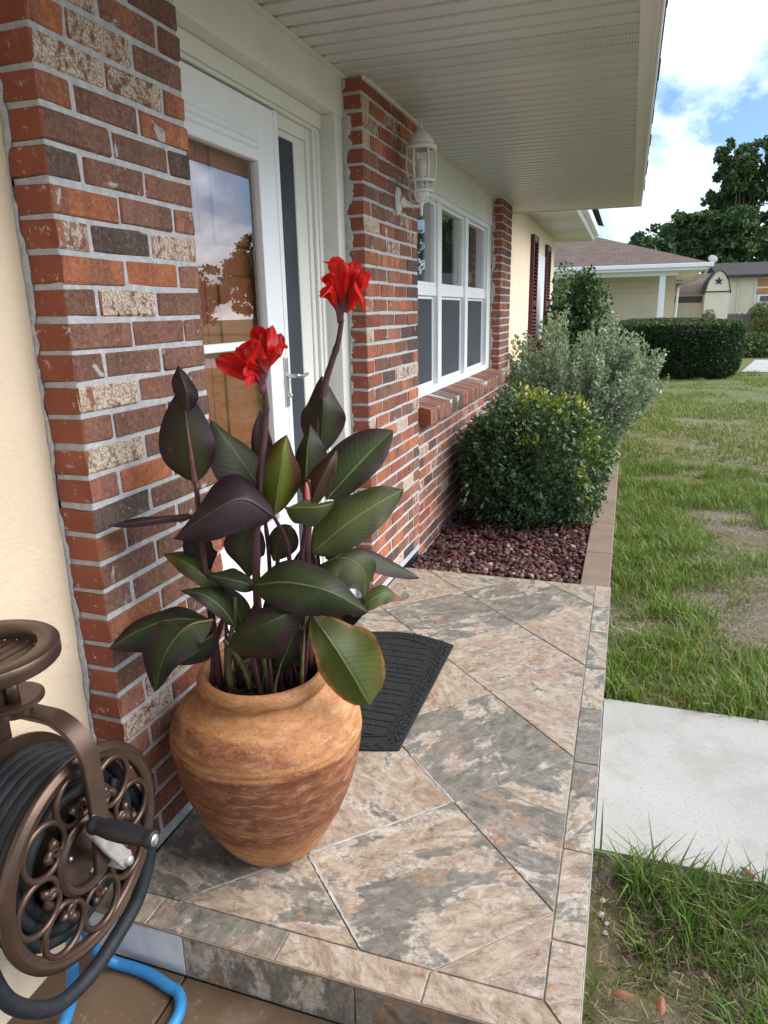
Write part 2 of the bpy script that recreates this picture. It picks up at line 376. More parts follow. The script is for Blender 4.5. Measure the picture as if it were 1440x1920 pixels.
M_ROCK = leafy('lava_rock', 0.85, 0.0, 0.3)
M_BARK = flat_mat('bark', (0.14, 0.105, 0.08), 0.9, 0.3, 20, 0.6, 60)
M_TWIG = flat_mat('twig', (0.16, 0.12, 0.085), 0.85, 0.3, 40)
def mk_pot():
    t = NT('weathered_terracotta'); c = t.coord()
    sp = t.n('SeparateXYZ', Vector=c); z = sp.outputs['Z']
    band = t.n('Mapping', Vector=c, Scale=(3, 3, 16)).outputs[0]
    n = t.noise(band, 1.0, 7, 0.62, 0.9); m = t.noise(t.n('Mapping', Vector=c, Scale=(22, 22, 60)).outputs[0], 1.0, 8, 0.7, 0.4); k = t.noise(c, 120, 5, 0.7)
    tan = t.ramp(m, [(0.3, (0.31, 0.125, 0.045)), (0.5, (0.44, 0.20, 0.078)), (0.72, (0.56, 0.33, 0.17))])
    red = t.ramp(m, [(0.32, (0.13, 0.042, 0.022)), (0.5, (0.22, 0.075, 0.036)), (0.62, (0.33, 0.135, 0.065)), (0.75, (0.46, 0.25, 0.14))])
    prof = t.ramp(z, [(0.0, 0.22), (0.07, 0.34), (0.12, 0.60), (0.18, 0.74), (0.25, 0.80), (0.335, 0.74), (0.352, 0.44), (0.366, 0.34), (0.39, 0.50), (0.415, 0.54), (0.437, 0.25), (0.46, 0.14), (0.52, 0.32)])
    fac = t.math('ADD', prof, t.math('MULTIPLY', t.math('SUBTRACT', n, 0.5), 1.9))
    fac = t.math('ADD', fac, t.math('MULTIPLY', t.math('ADD', t.math('SUBTRACT', k, 0.5), t.math('SUBTRACT', m, 0.5)), 0.75))
    col = t.mix(t.ramp(fac, [(0.38, 0), (0.66, 1)]), tan, red)
    col = t.mix(t.ramp(t.noise(c, 230, 4, 0.7), [(0.38, 0.6), (0.5, 0)]), col, t.mix(1.0, col, (0.6, 0.52, 0.5), 'MULTIPLY'))
    col = t.mix(t.ramp(k, [(0.64, 0), (0.75, 0.55)]), col, (0.62, 0.38, 0.19))
    chalk = t.noise(t.n('Mapping', Vector=c, Scale=(15, 15, 62)).outputs[0], 1.0, 9, 0.74, 0.35)
    col = t.mix(t.ramp(chalk, [(0.54, 0), (0.66, 0.55)]), col, (0.58, 0.38, 0.24))
    col = t.mix(t.ramp(chalk, [(0.30, 0.55), (0.42, 0)]), col, t.mix(1.0, col, (0.55, 0.45, 0.42), 'MULTIPLY'))
    lime = t.noise(c, 16, 7, 0.6, 0.7)
    col = t.mix(t.math('MULTIPLY', t.ramp(lime, [(0.62, 0), (0.72, 1)]), t.ramp(z, [(0.12, 0.55), (0.3, 0)])), col, (0.50, 0.33, 0.25))
    w = t.n('TexWave', {'wave_type': 'BANDS', 'bands_direction': 'Z'}, Vector=c, Scale=130.0, Distortion=0.6, Detail=2.0)
    h = t.math('ADD', t.math('MULTIPLY', w.outputs['Fac'], 0.22), t.math('ADD', t.math('MULTIPLY', m, 0.6), t.math('MULTIPLY', k, 0.5)))
    t.bump(h, 0.4, 0.004); return t.done(col, 0.68, 0.32)
M_POT = mk_pot()
M_SOIL = flat_mat('potting_soil', (0.022, 0.016, 0.012), 0.95, 0.5, 60, 0.9, 90)
def leaf_mat(name, inner, outer, vein, rim=None, tip=None, rough=0.46):
    t = NT(name); uv = t.n('UVMap', {'uv_map': 'UV'}).outputs[0]; sp = t.n('SeparateXYZ', Vector=uv)
    s = t.math('ABSOLUTE', t.math('SUBTRACT', sp.outputs['X'], 0.5)); s = t.math('MULTIPLY', s, 2.0); tt = sp.outputs['Y']
    c = t.coord('Object', 1.0); n = t.noise(c, 9, 4); n2 = t.noise(c, 45, 5)
    val = t.math('SUBTRACT', tt, t.math('MULTIPLY', t.math('POWER', s, 1.25), 0.26))
    wob = t.math('ADD', val, t.math('MULTIPLY', n, 0.012))
    w = t.math('ABSOLUTE', t.math('SUBTRACT', t.math('FRACT', t.math('MULTIPLY', wob, 17.0)), 0.5))
    e = t.math('ADD', t.math('MULTIPLY', s, 1.15), t.math('MULTIPLY', t.math('SUBTRACT', n, 0.5), 0.9))
    e = t.math('ADD', e, t.math('MULTIPLY', t.math('SUBTRACT', tt, 0.5), 0.5))
    col = t.mix(t.ramp(e, [(0.30, 0), (0.95, 1)]), inner, outer)
    col = t.mix(t.math('MULTIPLY', t.ramp(w, [(0.0, 0.34), (0.18, 0.0)]), t.ramp(s, [(0.5, 1), (1.0, 0.35)])), col, vein)
    col = t.mix(t.ramp(n2, [(0.35, 0.25), (0.5, 0)]), col, t.mix(1.0, col, (0.55, 0.5, 0.5), 'MULTIPLY'))
    if rim: col = t.mix(t.ramp(t.math('ADD', s, t.math('MULTIPLY', t.math('SUBTRACT', n, 0.5), 0.35)), [(0.84, 0), (0.93, 0.8), (1.0, 1)]), col, t.ramp(n2, [(0.35, (rim[0]*0.5, rim[1]*0.3, rim[2]*0.4)), (0.6, rim)]))
    if tip: col = t.mix(t.ramp(t.math('ADD', tt, t.math('MULTIPLY', t.math('SUBTRACT', n, 0.5), 0.3)), [(0.74, 0), (0.82, 1)]), col, tip)
    spot = t.noise(c, 26, 6, 0.7, 0.4); col = t.mix(t.ramp(spot, [(0.66, 0), (0.71, 0.6)]), col, (0.085, 0.045, 0.022))
    col = t.mix(t.ramp(s, [(0.025, 0.85), (0.05, 0)]), col, tuple(min(1, x*1.5+0.012) for x in vein))
    t.bump(t.math('ADD', t.math('MULTIPLY', w, 0.6), t.math('MULTIPLY', n2, 0.5)), 0.18, 0.004)
    t.done(col, t.ramp(n, [(0.3, rough-0.05), (0.7, rough+0.14)]), 0.28)
    tr = t.n('BsdfTranslucent', Color=t.mix(1.0, col, (1.5, 2.0, 0.5), 'MULTIPLY')); mxs = t.n('MixShader', Fac=0.30)
    t.set(mxs.inputs[1], t.b.outputs[0]); t.set(mxs.inputs[2], tr.outputs[0]); t.set(t.t.nodes['Material Output'].inputs['Surface'], mxs.outputs[0])
    return t.m
LM = {
 'dark': leaf_mat('canna_leaf_dark', (0.036, 0.038, 0.013), (0.030, 0.010, 0.020), (0.055, 0.062, 0.022)),
 'black': leaf_mat('canna_leaf_blackish', (0.036, 0.022, 0.027), (0.028, 0.010, 0.020), (0.048, 0.038, 0.040)),
 'dusk': leaf_mat('canna_leaf_dusky', (0.042, 0.052, 0.024), (0.032, 0.018, 0.020), (0.075, 0.085, 0.035)),
 'lime': leaf_mat('canna_leaf_lime_heart', (0.115, 0.150, 0.014), (0.060, 0.016, 0.012), (0.160, 0.165, 0.030)),
 'plum': leaf_mat('canna_leaf_plum', (0.038, 0.046, 0.020), (0.038, 0.012, 0.023), (0.058, 0.066, 0.034)),
 'brown': leaf_mat('canna_leaf_bronze', (0.065, 0.036, 0.020), (0.045, 0.018, 0.014), (0.090, 0.055, 0.030), rim=(0.12, 0.07, 0.03)),
 'green': leaf_mat('canna_leaf_green', (0.038, 0.054, 0.020), (0.030, 0.018, 0.019), (0.066, 0.082, 0.036)),
 'olive': leaf_mat('canna_leaf_olive', (0.070, 0.080, 0.026), (0.042, 0.044, 0.018), (0.115, 0.115, 0.050)),
 'tipburn': leaf_mat('canna_leaf_burnt_tip', (0.070, 0.095, 0.022), (0.045, 0.050, 0.018), (0.10, 0.12, 0.035), rim=(0.16, 0.075, 0.03), tip=(0.20, 0.085, 0.04)),
 'rimburn': leaf_mat('canna_leaf_yellow_rim', (0.058, 0.080, 0.018), (0.085, 0.085, 0.018), (0.11, 0.125, 0.035), rim=(0.30, 0.15, 0.035)),
}
def mk_petal():
    t = NT('canna_petal'); uv = t.n('UVMap', {'uv_map': 'UV'}).outputs[0]; sp = t.n('SeparateXYZ', Vector=uv); c = t.coord('Object', 1.0)
    n = t.noise(c, 60, 5); col = t.ramp(t.math('ADD', sp.outputs['Y'], t.math('MULTIPLY', n, 0.25)), [(0.12, (0.75, 0.26, 0.10)), (0.34, (0.74, 0.035, 0.018)), (0.7, (0.68, 0.010, 0.012)), (1.1, (0.60, 0.006, 0.012))])
    st = t.noise(t.n('Mapping', Vector=uv, Scale=(28, 1.2, 1)).outputs[0], 1.0, 3)
    col = t.mix(t.ramp(st, [(0.35, 0.6), (0.55, 0)]), col, (0.34, 0.003, 0.012))
    col = t.mix(t.n('ObjectInfo').outputs['Random'], col, t.mix(1.0, col, (0.62, 0.35, 0.55), 'MULTIPLY'))
    edge = t.math('ABSOLUTE', t.math('SUBTRACT', sp.outputs['X'], 0.5)); col = t.mix(t.ramp(edge, [(0.46, 0), (0.5, 0.6)]), col, (0.85, 0.10, 0.05))
    t.bump(st, 0.3, 0.003); t.done(col, 0.42, 0.4)
    tr = t.n('BsdfTranslucent', Color=(0.9, 0.05, 0.02, 1)); mxs = t.n('MixShader', Fac=0.4)
    t.set(mxs.inputs[1], t.b.outputs[0]); t.set(mxs.inputs[2], tr.outputs[0]); t.set(t.t.nodes['Material Output'].inputs['Surface'], mxs.outputs[0]); return t.m
M_PETAL = mk_petal()
M_STEM = flat_mat('canna_stem', (0.060, 0.022, 0.026), 0.45, 0.35, 25, 0.2, 80, rand=1)
M_STEMG = flat_mat('canna_stem_green', (0.105, 0.095, 0.038), 0.5, 0.35, 25, 0.2, 80, rand=1)
M_BRACT = flat_mat('canna_bract', (0.16, 0.055, 0.075), 0.5, 0.4, 60, 0.2, 120, rand=1)
M_RUBBER = flat_mat('black_rubber_mat', (0.012, 0.0135, 0.015), 0.6, 0.25, 20, 0.35, 250, spec=0.3)
M_BRONZE = flat_mat('bronze_paint', (0.085, 0.052, 0.038), 0.33, 0.2, 18, 0.08, 200, spec=0.5, metal=0.6)
M_HOSE = flat_mat('black_hose', (0.014, 0.0165, 0.020), 0.6, 0.35, 30, 0.3, 120, spec=0.3)
M_BLUE = flat_mat('blue_hose', (0.030, 0.19, 0.43), 0.4, 0.12, 25)
M_ALU = flat_mat('cast_aluminium', (0.42, 0.41, 0.39), 0.45, 0.2, 40, 0.2, 120, metal=0.5)
M_GRIP = flat_mat('black_grip', (0.012, 0.013, 0.016), 0.5, 0.2, 40)
M_SILVER = flat_mat('brushed_nickel', (0.56, 0.54, 0.50), 0.28, 0.06, 30, metal=0.9)
M_LAMPW = flat_mat('weathered_lamp_paint', (0.72, 0.72, 0.68), 0.5, 0.1, 40, 0.2, 160, dirt=((0.33, 0.31, 0.28), 0.62))
M_DOORB = flat_mat('russet_door_paint', (0.36, 0.105, 0.042), 0.45, 0.12, 5, 0.15, 40)
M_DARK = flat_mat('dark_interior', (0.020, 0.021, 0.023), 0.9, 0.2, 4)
M_SCREEN = flat_mat('insect_screen', (0.055, 0.063, 0.072), 0.8, 0.12, 6, 0.5, 900, spec=0.2)
M_CURT = flat_mat('grey_curtain', (0.26, 0.27, 0.28), 0.9, 0.1, 5)
M_SHUT = flat_mat('oxblood_shutter', (0.085, 0.014, 0.014), 0.45, 0.15, 9)
def mk_shingle(name, a, b):
    t = NT(name); c = t.coord(); br = t.n('TexBrick', Vector=c, Scale=1.0); br.inputs['Brick Width'].default_value = 0.30; br.inputs['Row Height'].default_value = 0.14
    br.inputs['Mortar Size'].default_value = 0.008; br.inputs['Color1'].default_value = (*a, 1); br.inputs['Color2'].default_value = (*b, 1); br.inputs['Mortar'].default_value = (a[0]*.45, a[1]*.45, a[2]*.45, 1)
    n = t.noise(c, 30, 5); col = t.mix(t.ramp(n, [(0.3, 0.4), (0.6, 0)]), br.outputs['Color'], t.mix(1.0, br.outputs['Color'], (0.6, 0.6, 0.62), 'MULTIPLY'))
    return t.done(col, 0.95, 0.15)
M_SHINGLE = mk_shingle('brown_shingles', (0.175, 0.128, 0.102), (0.125, 0.094, 0.078)); M_SHINGLED = mk_shingle('dark_shingles', (0.075, 0.07, 0.068), (0.05, 0.048, 0.048))
M_SIDING = flat_mat('beige_siding', (0.62, 0.535, 0.40), 0.6, 0.06, 2)
M_YELLOW = flat_mat('pale_yellow_wall', (0.72, 0.655, 0.49), 0.8, 0.06, 1.5)
M_SHED = flat_mat('cream_shed_wall', (0.78, 0.73, 0.58), 0.7, 0.05, 2)
M_RUSTY = flat_mat('orange_blind', (0.50, 0.24, 0.09), 0.7, 0.15, 6)
M_STARM = flat_mat('dark_star', (0.035, 0.025, 0.022), 0.6, 0.2, 10)
M_FENCE = flat_mat('weathered_fence', (0.13, 0.125, 0.13), 0.8, 0.2, 8)
def mk_glass(name, tint=(1, 1, 1), ior=1.5):
    t = NT(name); t.t.nodes.remove(t.b)
    g = t.n('BsdfGlossy', Color=(1, 1, 1, 1), Roughness=0.0); tr = t.n('BsdfTransparent', Color=(*tint, 1)); fr = t.n('Fresnel', IOR=ior)
    front = t.math('SUBTRACT', 1.0, t.n('NewGeometry').outputs['Backfacing'])
    mxs = t.n('MixShader', Fac=t.math('MULTIPLY', fr.outputs[0], front)); t.set(mxs.inputs[1], tr.outputs[0]); t.set(mxs.inputs[2], g.outputs[0])
    t.set(t.t.nodes['Material Output'].inputs['Surface'], mxs.outputs[0]); return t.m
def mk_frost():
    t = NT('lantern_glass'); tr = t.n('BsdfTransparent'); mxs = t.n('MixShader', Fac=0.2); t.done((0.62, 0.62, 0.58), 0.15, 0.5)
    t.set(mxs.inputs[1], tr.outputs[0]); t.set(mxs.inputs[2], t.b.outputs[0]); t.set(t.t.nodes['Material Output'].inputs['Surface'], mxs.outputs[0]); return t.m
M_GLASS = mk_glass('pane_glass', (0.92, 0.93, 0.93), 2.6); M_LGLASS = mk_frost()
M_DEAD = flat_mat('dead_leaf', (0.20, 0.085, 0.038), 0.7, 0.25, 60, rand=1)
M_PEBBLE = flat_mat('limestone_pebble', (0.50, 0.49, 0.46), 0.9, 0.2, 60, 0.4, 150)
# ------------------------------------------------------------------ ground, walks, porch
GZ = -0.14
gx = np.concatenate([np.linspace(-60, -2, 12), np.linspace(-1, 8, 60), np.linspace(9, 120, 20)])
gy = np.concatenate([np.linspace(-25, -2, 8), np.linspace(-1.5, 18, 110), np.linspace(19, 260, 30)])
X, Y = np.meshgrid(gx, gy); Z = GZ + 0.025*(vnoise(X, Y, 2.3, 3)-0.5)*(np.abs(X-3) < 6) + 0.02*(vnoise(X, Y, 0.7, 5)-0.5)
Z = np.where((X < 1.12) & (Y < 12), GZ-0.05, Z)
ii = np.arange(len(gy)-1)[:, None]*len(gx)+np.arange(len(gx)-1)[None, :]
F = np.stack([ii, ii+1, ii+1+len(gx), ii+len(gx)], -1).reshape(-1, 4)
struct(link('ground', np_mesh('ground', np.stack([X, Y, Z], -1).reshape(-1, 3), F, M_GROUND, smooth=True)))
# concrete walk to the right of the porch
def rough_edge_slab(poly_fn, n): pass
mb = MB(); yb = []
NX = 26
for k in range(NX+1):
    x = 1.119+k*(5.4-1.119)/NX
    yb.append((x, 0.568+0.008*(rnd.random()-0.5), 1.438+0.010*(rnd.random()-0.5)))
for k in range(NX):
    a, b = yb[k], yb[k+1]
    mb.prism([(a[0], a[1]), (b[0], b[1]), (b[0], b[2]), (a[0], a[2])], -0.25, -0.118)
me = mb.mesh('front_walk', M_CONC); bm = bmesh.new(); bm.from_mesh(me); bmesh.ops.remove_doubles(bm, verts=bm.verts, dist=1e-4)
bmesh.ops.delete(bm, geom=[f for f in bm.faces if abs(f.normal.x) > 0.9 and 1.2 < f.calc_center_median().x < 5.3], context='FACES')
bm.to_mesh(me); bm.free(); struct(link('front_walk', me))
# brown painted walk in front of the step (two pours with an open joint)
pw = struct(link('painted_walk', None)); pw.location = (0.4, -1.5, -0.12)
sub(pw, 'slab', M_WALK, MB().box(-0.10, 0.2155, -4.0, -0.147, -0.25, -0.120), bevel=0.003)
sub(pw, 'slab', M_WALK, MB().box(0.2205, 1.112, -4.0, -0.147, -0.25, -0.1205), bevel=0.003)
sub(pw, 'joint', M_SOIL, MB().box(0.2150, 0.2210, -4.0, -0.148, -0.25, -0.128))
# concrete road/driveway far right
struct(MB().prism([(3.7, 17.6), (40, 17.2), (40, 21.5), (4.6, 21.8)], -0.3, -0.118).build('driveway', M_CONC))
# porch slab and its tiles
PW, PF, PB = 1.114, -0.145, 2.372
porch = struct(MB().box(0.0, PW-0.010, PF+0.010, PB-0.002, -0.24, -0.0045).build('porch_floor', M_GROUT))
def clip(poly, ax, val, keep_less):
    res = []
    for i in range(len(poly)):
        a, b = poly[i], poly[(i+1) % len(poly)]
        ia = (a[ax] <= val) == keep_less; ib = (b[ax] <= val) == keep_less
        if ia: res.append(a)
        if ia != ib:
            t = (val-a[ax])/(b[ax]-a[ax]); res.append((a[0]+(b[0]-a[0])*t, a[1]+(b[1]-a[1])*t))
    return res
def inset(poly, d):
    n = len(poly); c = []
    for i in range(n):
        p0, p1, p2 = Vector(poly[i-1]), Vector(poly[i]), Vector(poly[(i+1) % n])
        e1 = (p1-p0).normalized(); e2 = (p2-p1).normalized()
        n1 = Vector((-e1.y, e1.x)); n2 = Vector((-e2.y, e2.x)); den = 1+n1.dot(n2)
        c.append(tuple(p1+(n1+n2)*(d/max(den, 0.3))))
    return c
def area(p): return 0.5*sum(p[i][0]*p[(i+1) % len(p)][1]-p[(i+1) % len(p)][0]*p[i][1] for i in range(len(p)))
def tile(poly, z0=-0.012, z1=0.0, g=0.0022):
    q = []
    for p in poly:
        if not q or (Vector(p)-Vector(q[-1])).length > 0.004: q.append(p)
    if len(q) > 2 and (Vector(q[0])-Vector(q[-1])).length < 0.004: q.pop()
    if len(q) < 3 or area(q) < 4e-4: return
    q = inset(q, g); c = (sum(p[0] for p in q)/len(q), sum(p[1] for p in q)/len(q))
    dz = rnd.uniform(-0.0006, 0.0006)
    o = MB().prism([(p[0]-c[0], p[1]-c[1]) for p in q], z0, z1+dz).build('tile', M_TILE, porch, bevel=0.0012)
    o.location = (c[0], c[1], 0); o.color = (1, 1, 1, rnd.random()); return o
BX, BF = 1.037, -0.060
H = 0.3225
for m in range(-4, 4):
    for n in range(-4, 9):
        if (m+n) % 2: continue
        cx, cy = 0.716+m*H, 0.498+H+n*H
        if (m, n) == (0, 0): pass
        poly = [(cx, cy-H), (cx+H, cy), (cx, cy+H), (cx-H, cy)]
        for a in ((0, BX, True), (0, 0.0, False), (1, BF, False), (1, PB, True)):
            poly = clip(poly, *a)
            if len(poly) < 3: break
        if len(poly) >= 3: tile(poly)
ys = [PB, 2.09, 1.80, 1.45, 1.135, 0.80, 0.40, 0.10, BF]
for a, b in zip(ys[:-1], ys[1:]):
    if b == BF: tile([(BX, BF), (PW, PF), (PW, a), (BX, a)])
    else: tile([(BX, b), (PW, b), (PW, a), (BX, a)])
xs = [0.0, 0.118, 0.455, 0.794, BX]
for a, b in zip(xs[:-1], xs[1:]):
    if b == BX: tile([(a, PF), (PW, PF), (BX, BF), (a, BF)])
    else: tile([(a, PF), (b, PF), (b, BF), (a, BF)])
for a, b, mm in ((-0.095, 0.2155, M_LIMED), (0.2185, 0.645, M_TILE), (0.648, PW, M_TILE)):      # front riser
    o = MB().box(a, b, PF+0.001, PF+0.011, -0.122, -0.006).build('riser_tile', mm, porch, bevel=0.001); o.color = (1, 1, 1, rnd.random())
MB().box(-0.095, PW+0.001, PF-0.001, PF+0.012, -0.0055, -0.0015).build('edge_trim', M_CURB, porch)
for a, b in ((PF+0.012, 0.7), (0.704, 1.5), (1.504, PB)):
    o = MB().box(PW-0.010, PW, a, b, -0.20, -0.006).build('riser_tile', M_TILE, porch, bevel=0.001); o.color = (1, 1, 1, rnd.random())
MB().box(PW-0.001, PW+0.0015, PF, PB, -0.0055, -0.0016).build('edge_trim', M_GROUTW, porch)
# limed grout patch behind the pot
def blob(cx, cy, rx, ry, z, seed, n=40):
    r2 = random.Random(seed); ph = [r2.random()*6.28 for _ in range(5)]; P = []
    for k in range(n):
        a = 2*math.pi*k/n; q = 1+0.22*math.sin(2*a+ph[0])+0.14*math.sin(3*a+ph[1])+0.10*math.sin(5*a+ph[2])+0.08*math.sin(9*a+ph[3])
        P.append((cx+rx*q*math.cos(a), cy+ry*q*math.sin(a)))
    return MB().prism(P, z-0.002, z+0.0008)
def strip(a, b, w, z, seed):
    r2 = random.Random(seed); a, b = Vector(a), Vector(b); d = (b-a); nn = Vector((-d.y, d.x)).normalized(); n = 34; L1, L2 = [], []
    for k in range(n+1):
        p = a+d*(k/n); q = w*(0.55+0.9*r2.random())*(1-0.5*k/n); L1.append(tuple(p+nn*q)); q = w*(0.55+0.9*r2.random())*(1-0.5*k/n); L2.append(tuple(p-nn*q))
    m2 = MB()
    for k in range(n): m2.prism([L2[k], L2[k+1], L1[k+1], L1[k]], z-0.003, z+0.0006)
    return m2
strip((0.395, 0.180), (0.625, -0.050), 0.0045, 0.0, 4).build('grout_line', M_GROUTW, porch)
strip((0.395, 0.180), (0.700, 0.482), 0.0042, 0.0, 5).build('grout_line', M_GROUTW, porch)
strip((0.716, 0.498), (0.53, 0.685), 0.0028, 0.0, 6).build('grout_line', M_GROUTW, porch)
strip((0.395, 0.180), (0.19, -0.02), 0.0032, 0.0, 7).build('grout_line', M_GROUTW, porch)
# ------------------------------------------------------------------ the house
house = thing('ranch_house', 'red brick and cream stucco ranch house with deep porch roof', 'house', (0, 0, 0))
CH = 0.0677; JT = 0.0120
PAL = {'O': ((0.42, 0.150, 0.075), 0.22), 'R': ((0.31, 0.098, 0.058), 0.16), 'B': ((0.225, 0.112, 0.080), 0.24), 'D': ((0.105, 0.074, 0.062), 0.20),
       'C': ((0.28, 0.115, 0.080), 0.82), 'K': ((0.055, 0.048, 0.048), 0.05), 'P': ((0.33, 0.145, 0.10), 0.55)}
def pick(r): return r.choices('ORBDCKP', (3.2, 3, 5.0, 1.2, 2.2, 0.7, 3.2))[0]
_bm = {}
def brick_mesh(lx, ly, lz, var):
    k = (round(lx, 3), round(ly, 3), round(lz, 3), var)
    if k not in _bm:
        r2 = random.Random(hash(k) & 0xffff); m = MB().box(-lx/2, lx/2, -ly/2, ly/2, -lz/2, lz/2)
        me = m.mesh('brick', M_BRICK, bevel=0.0035)
        for v in me.vertices: v.co += Vector([r2.uniform(-1, 1)*0.0026 for _ in range(3)])
        _bm[k] = me
    return _bm[k]
JOIN = {'v': [], 'f': [], 'c': []}
def brick(parent, x0, x1, y0, y1, z0, z1, code, r, join=False):
    g = JT/2
    lx, ly, lz = x1-x0, y1-y0-JT, z1-z0-JT
    if ly < 0.02: return
    col, wh = PAL[code]; q = r.uniform(0.86, 1.16)
    c4 = (col[0]*q*r.uniform(.95, 1.05), col[1]*q, col[2]*q, max(0, min(1, wh+r.uniform(-0.08, 0.10))))
    me = brick_mesh(lx, ly, lz, r.randrange(7)); loc = Vector(((x0+x1)/2+r.uniform(-0.0015, 0.001), (y0+y1)/2, (z0+z1)/2)); rot = (0, r.uniform(-1, 1)*R(0.4), r.uniform(-1, 1)*R(0.35))
    rot = (r.uniform(-1, 1)*R(0.5), rot[1], rot[2])
    if join:
        mtx = Matrix.Translation(loc) @ Matrix.Rotation(rot[0], 4, 'X'); i = len(JOIN['v'])
        JOIN['v'] += [tuple(mtx @ v.co) for v in me.vertices]; JOIN['f'] += [tuple(i+k for k in p.vertices) for p in me.polygons]; JOIN['c'] += [c4]*len(me.vertices)
        return
    o = bpy.data.objects.new('brick', me); COL.objects.link(o); o.parent = parent; o.location = loc; o.rotation_euler = rot; o.color = c4
# near pier: courses read off the photograph from the soffit downwards (left header, then along the face)
TOPZ = 2.325
ROWS = ['R:BOB', 'R:PBR', 'R:BBO', 'R:OCB', 'C:CPB', 'R:OCB', 'R:CCO', 'R:OBO', 'B:BBD', 'D:DBB', 'R:OBP', 'P:CDC', 'R:OOP', 'R:BCB', 'R:BBB', 'R:BBB', 'P:CBB', 'R:BBD', 'P:CBB', 'P:POO', 'D:DBB', 'O:OBB', 'R:BBC',
        'R:BBO', 'R:OBO', 'R:BOB', 'P:BBR', 'C:PCP', 'R:CRP', 'R:PPB', 'R:OBR', 'R:BPB', 'R:ROB', 'R:BRP', 'R:OBB', 'R:BRB', 'R:ORB', 'R:RBB', 'R:BBR']
pier1 = sub(house, 'brick_pier', M_MORTAR, MB().box(-0.094, -0.0040, 0.0040, 0.5100, 0.0, TOPZ), bevel=0.002)
r1 = random.Random(21); nrow = 0
z = 1.925+CH*0.0      # mortar line index 0 at the corner
zz0 = 1.925 - 28*CH
k = 0; zb = zz0 - 2*CH
rowz = []
zt = 1.925+6*CH
while zt > 0.02:
    rowz.append((max(zt-CH, 0.001), min(zt, TOPZ))); zt -= CH
rowz = [q for q in rowz if q[1]-q[0] > 0.03]
for i, (za, zb) in enumerate(rowz):
    code = ROWS[min(i, len(ROWS)-1)]; hd, seq = code.split(':'); seq = (seq+'BBB')[:3]
    lens = (0.208, 0.211, 0.102) if i % 2 == 0 else (0.1015, 0.2115, 0.2115)
    y = 0.0
    for j, ln in enumerate(lens):
        y1 = min(y+ln, 0.5185)
        brick(pier1, -0.0965, 0.0, y-JT/2 if j == 0 else y, y1, za, zb, seq[j] if seq[j] else 'B', r1); y = y1
# pier between the door and the window
pier2 = sub(house, 'brick_pier', M_MORTAR, MB().box(-0.094, -0.0040, 1.8565, 2.696, 0.0, TOPZ), bevel=0.002)
r2 = random.Random(5)
for i, (za, zb) in enumerate(rowz):
    y = 1.853-JT/2; first = True
    while y < 2.70-0.01:
        ln = 0.1025 if (first and i % 2 == 1) else 0.213
        y1 = min(y+ln, 2.70+JT/2)
        if 2.70-y1 < 0.03: y1 = 2.70+JT/2
        c = pick(r2)
        if first and c in 'DK': c = 'R'
        brick(pier2, -0.0965, 0.0, y, y1, za, zb, c, r2); y = y1; first = False
# wall below the window, sill and far pier
apron = sub(house, 'brick_wall', M_MORTAR, MB().box(-0.094, -0.0040, 2.699, 5.983, -0.14, 0.752), bevel=0.002)
r3 = random.Random(9); SILLZ = 0.757
za = SILLZ-CH; i = 0
while za > -0.14:
    y = 2.70+JT/2 - (0.1 if i % 2 else 0.0); first = True
    while y < 5.985:
        y1 = min(y+0.213, 5.993+JT/2); ya = max(y, 2.70+JT/2)
        brick(apron, -0.0965, 0.0, ya, y1, za, za+CH, pick(r3), r3, join=(ya > 3.35)); y = y1
    za -= CH; i += 1
_sm = MB(); _sm.v = [(x_, y_, z_) for (x_, z_) in ((-0.11, 0.757), (0.062, 0.757), (0.0665, 0.8405), (-0.11, 0.8775)) for y_ in (2.722, 5.432)]; _sm.f = [(0, 1, 3, 2), (2, 3, 5, 4), (4, 5, 7, 6), (6, 7, 1, 0), (0, 2, 4, 6), (1, 7, 5, 3)]
sill = sub(house, 'window_sill', M_MORTAR, _sm)
r4 = random.Random(33); y = 2.712
def sill_mesh(var):
    k = ('sill', var)
    if k not in _bm:
        rr = random.Random(var); m = MB(); m.v = [(x, y_, z_) for (x, z_) in ((-0.10, 0.0), (0.068, -0.02), (0.068, 0.07), (-0.10, 0.105)) for y_ in (-0.029, 0.029)]
        m.f = [(0, 1, 3, 2), (2, 3, 5, 4), (4, 5, 7, 6), (6, 7, 1, 0), (0, 2, 4, 6), (1, 7, 5, 3)]
        me = m.mesh('sill_brick', M_BRICK, bevel=0.003)
        for v in me.vertices: v.co += Vector([rr.uniform(-1, 1)*0.0012 for _ in range(3)])
        _bm[k] = me
    return _bm[k]
while y < 5.44:
    o = bpy.data.objects.new('sill_brick', sill_mesh(r4.randrange(4))); COL.objects.link(o); o.parent = sill; o.location = (r4.uniform(-0.003, 0.003), y+0.034, 0.772+r4.uniform(-0.0015, 0.0015))
    col, wh = PAL[r4.choice('BBBPPCDD')]; o.color = (*[c*r4.uniform(0.95, 1.25) for c in col], wh*0.6); y += 0.0685
pier3 = sub(house, 'brick_pier', M_MORTAR, MB().box(-0.094, -0.0040, 5.443, 5.983, 0.75, TOPZ))
r5 = random.Random(12)
for i, (za, zb) in enumerate(rowz):
    if za < 0.84: continue
    y = 5.437-JT/2; first = True
    while y < 5.985:
        ln = 0.1025 if (first and i % 2 == 0) else 0.213
        y1 = min(y+ln, 5.99+JT/2); brick(pier3, -0.0965, 0.0, y, y1, za, zb, r5.choice('RRBBBDOP'), r5, join=True); y = y1; first = False
me = bpy.data.meshes.new('far_bricks'); me.from_pydata(JOIN['v'], [], JOIN['f'])
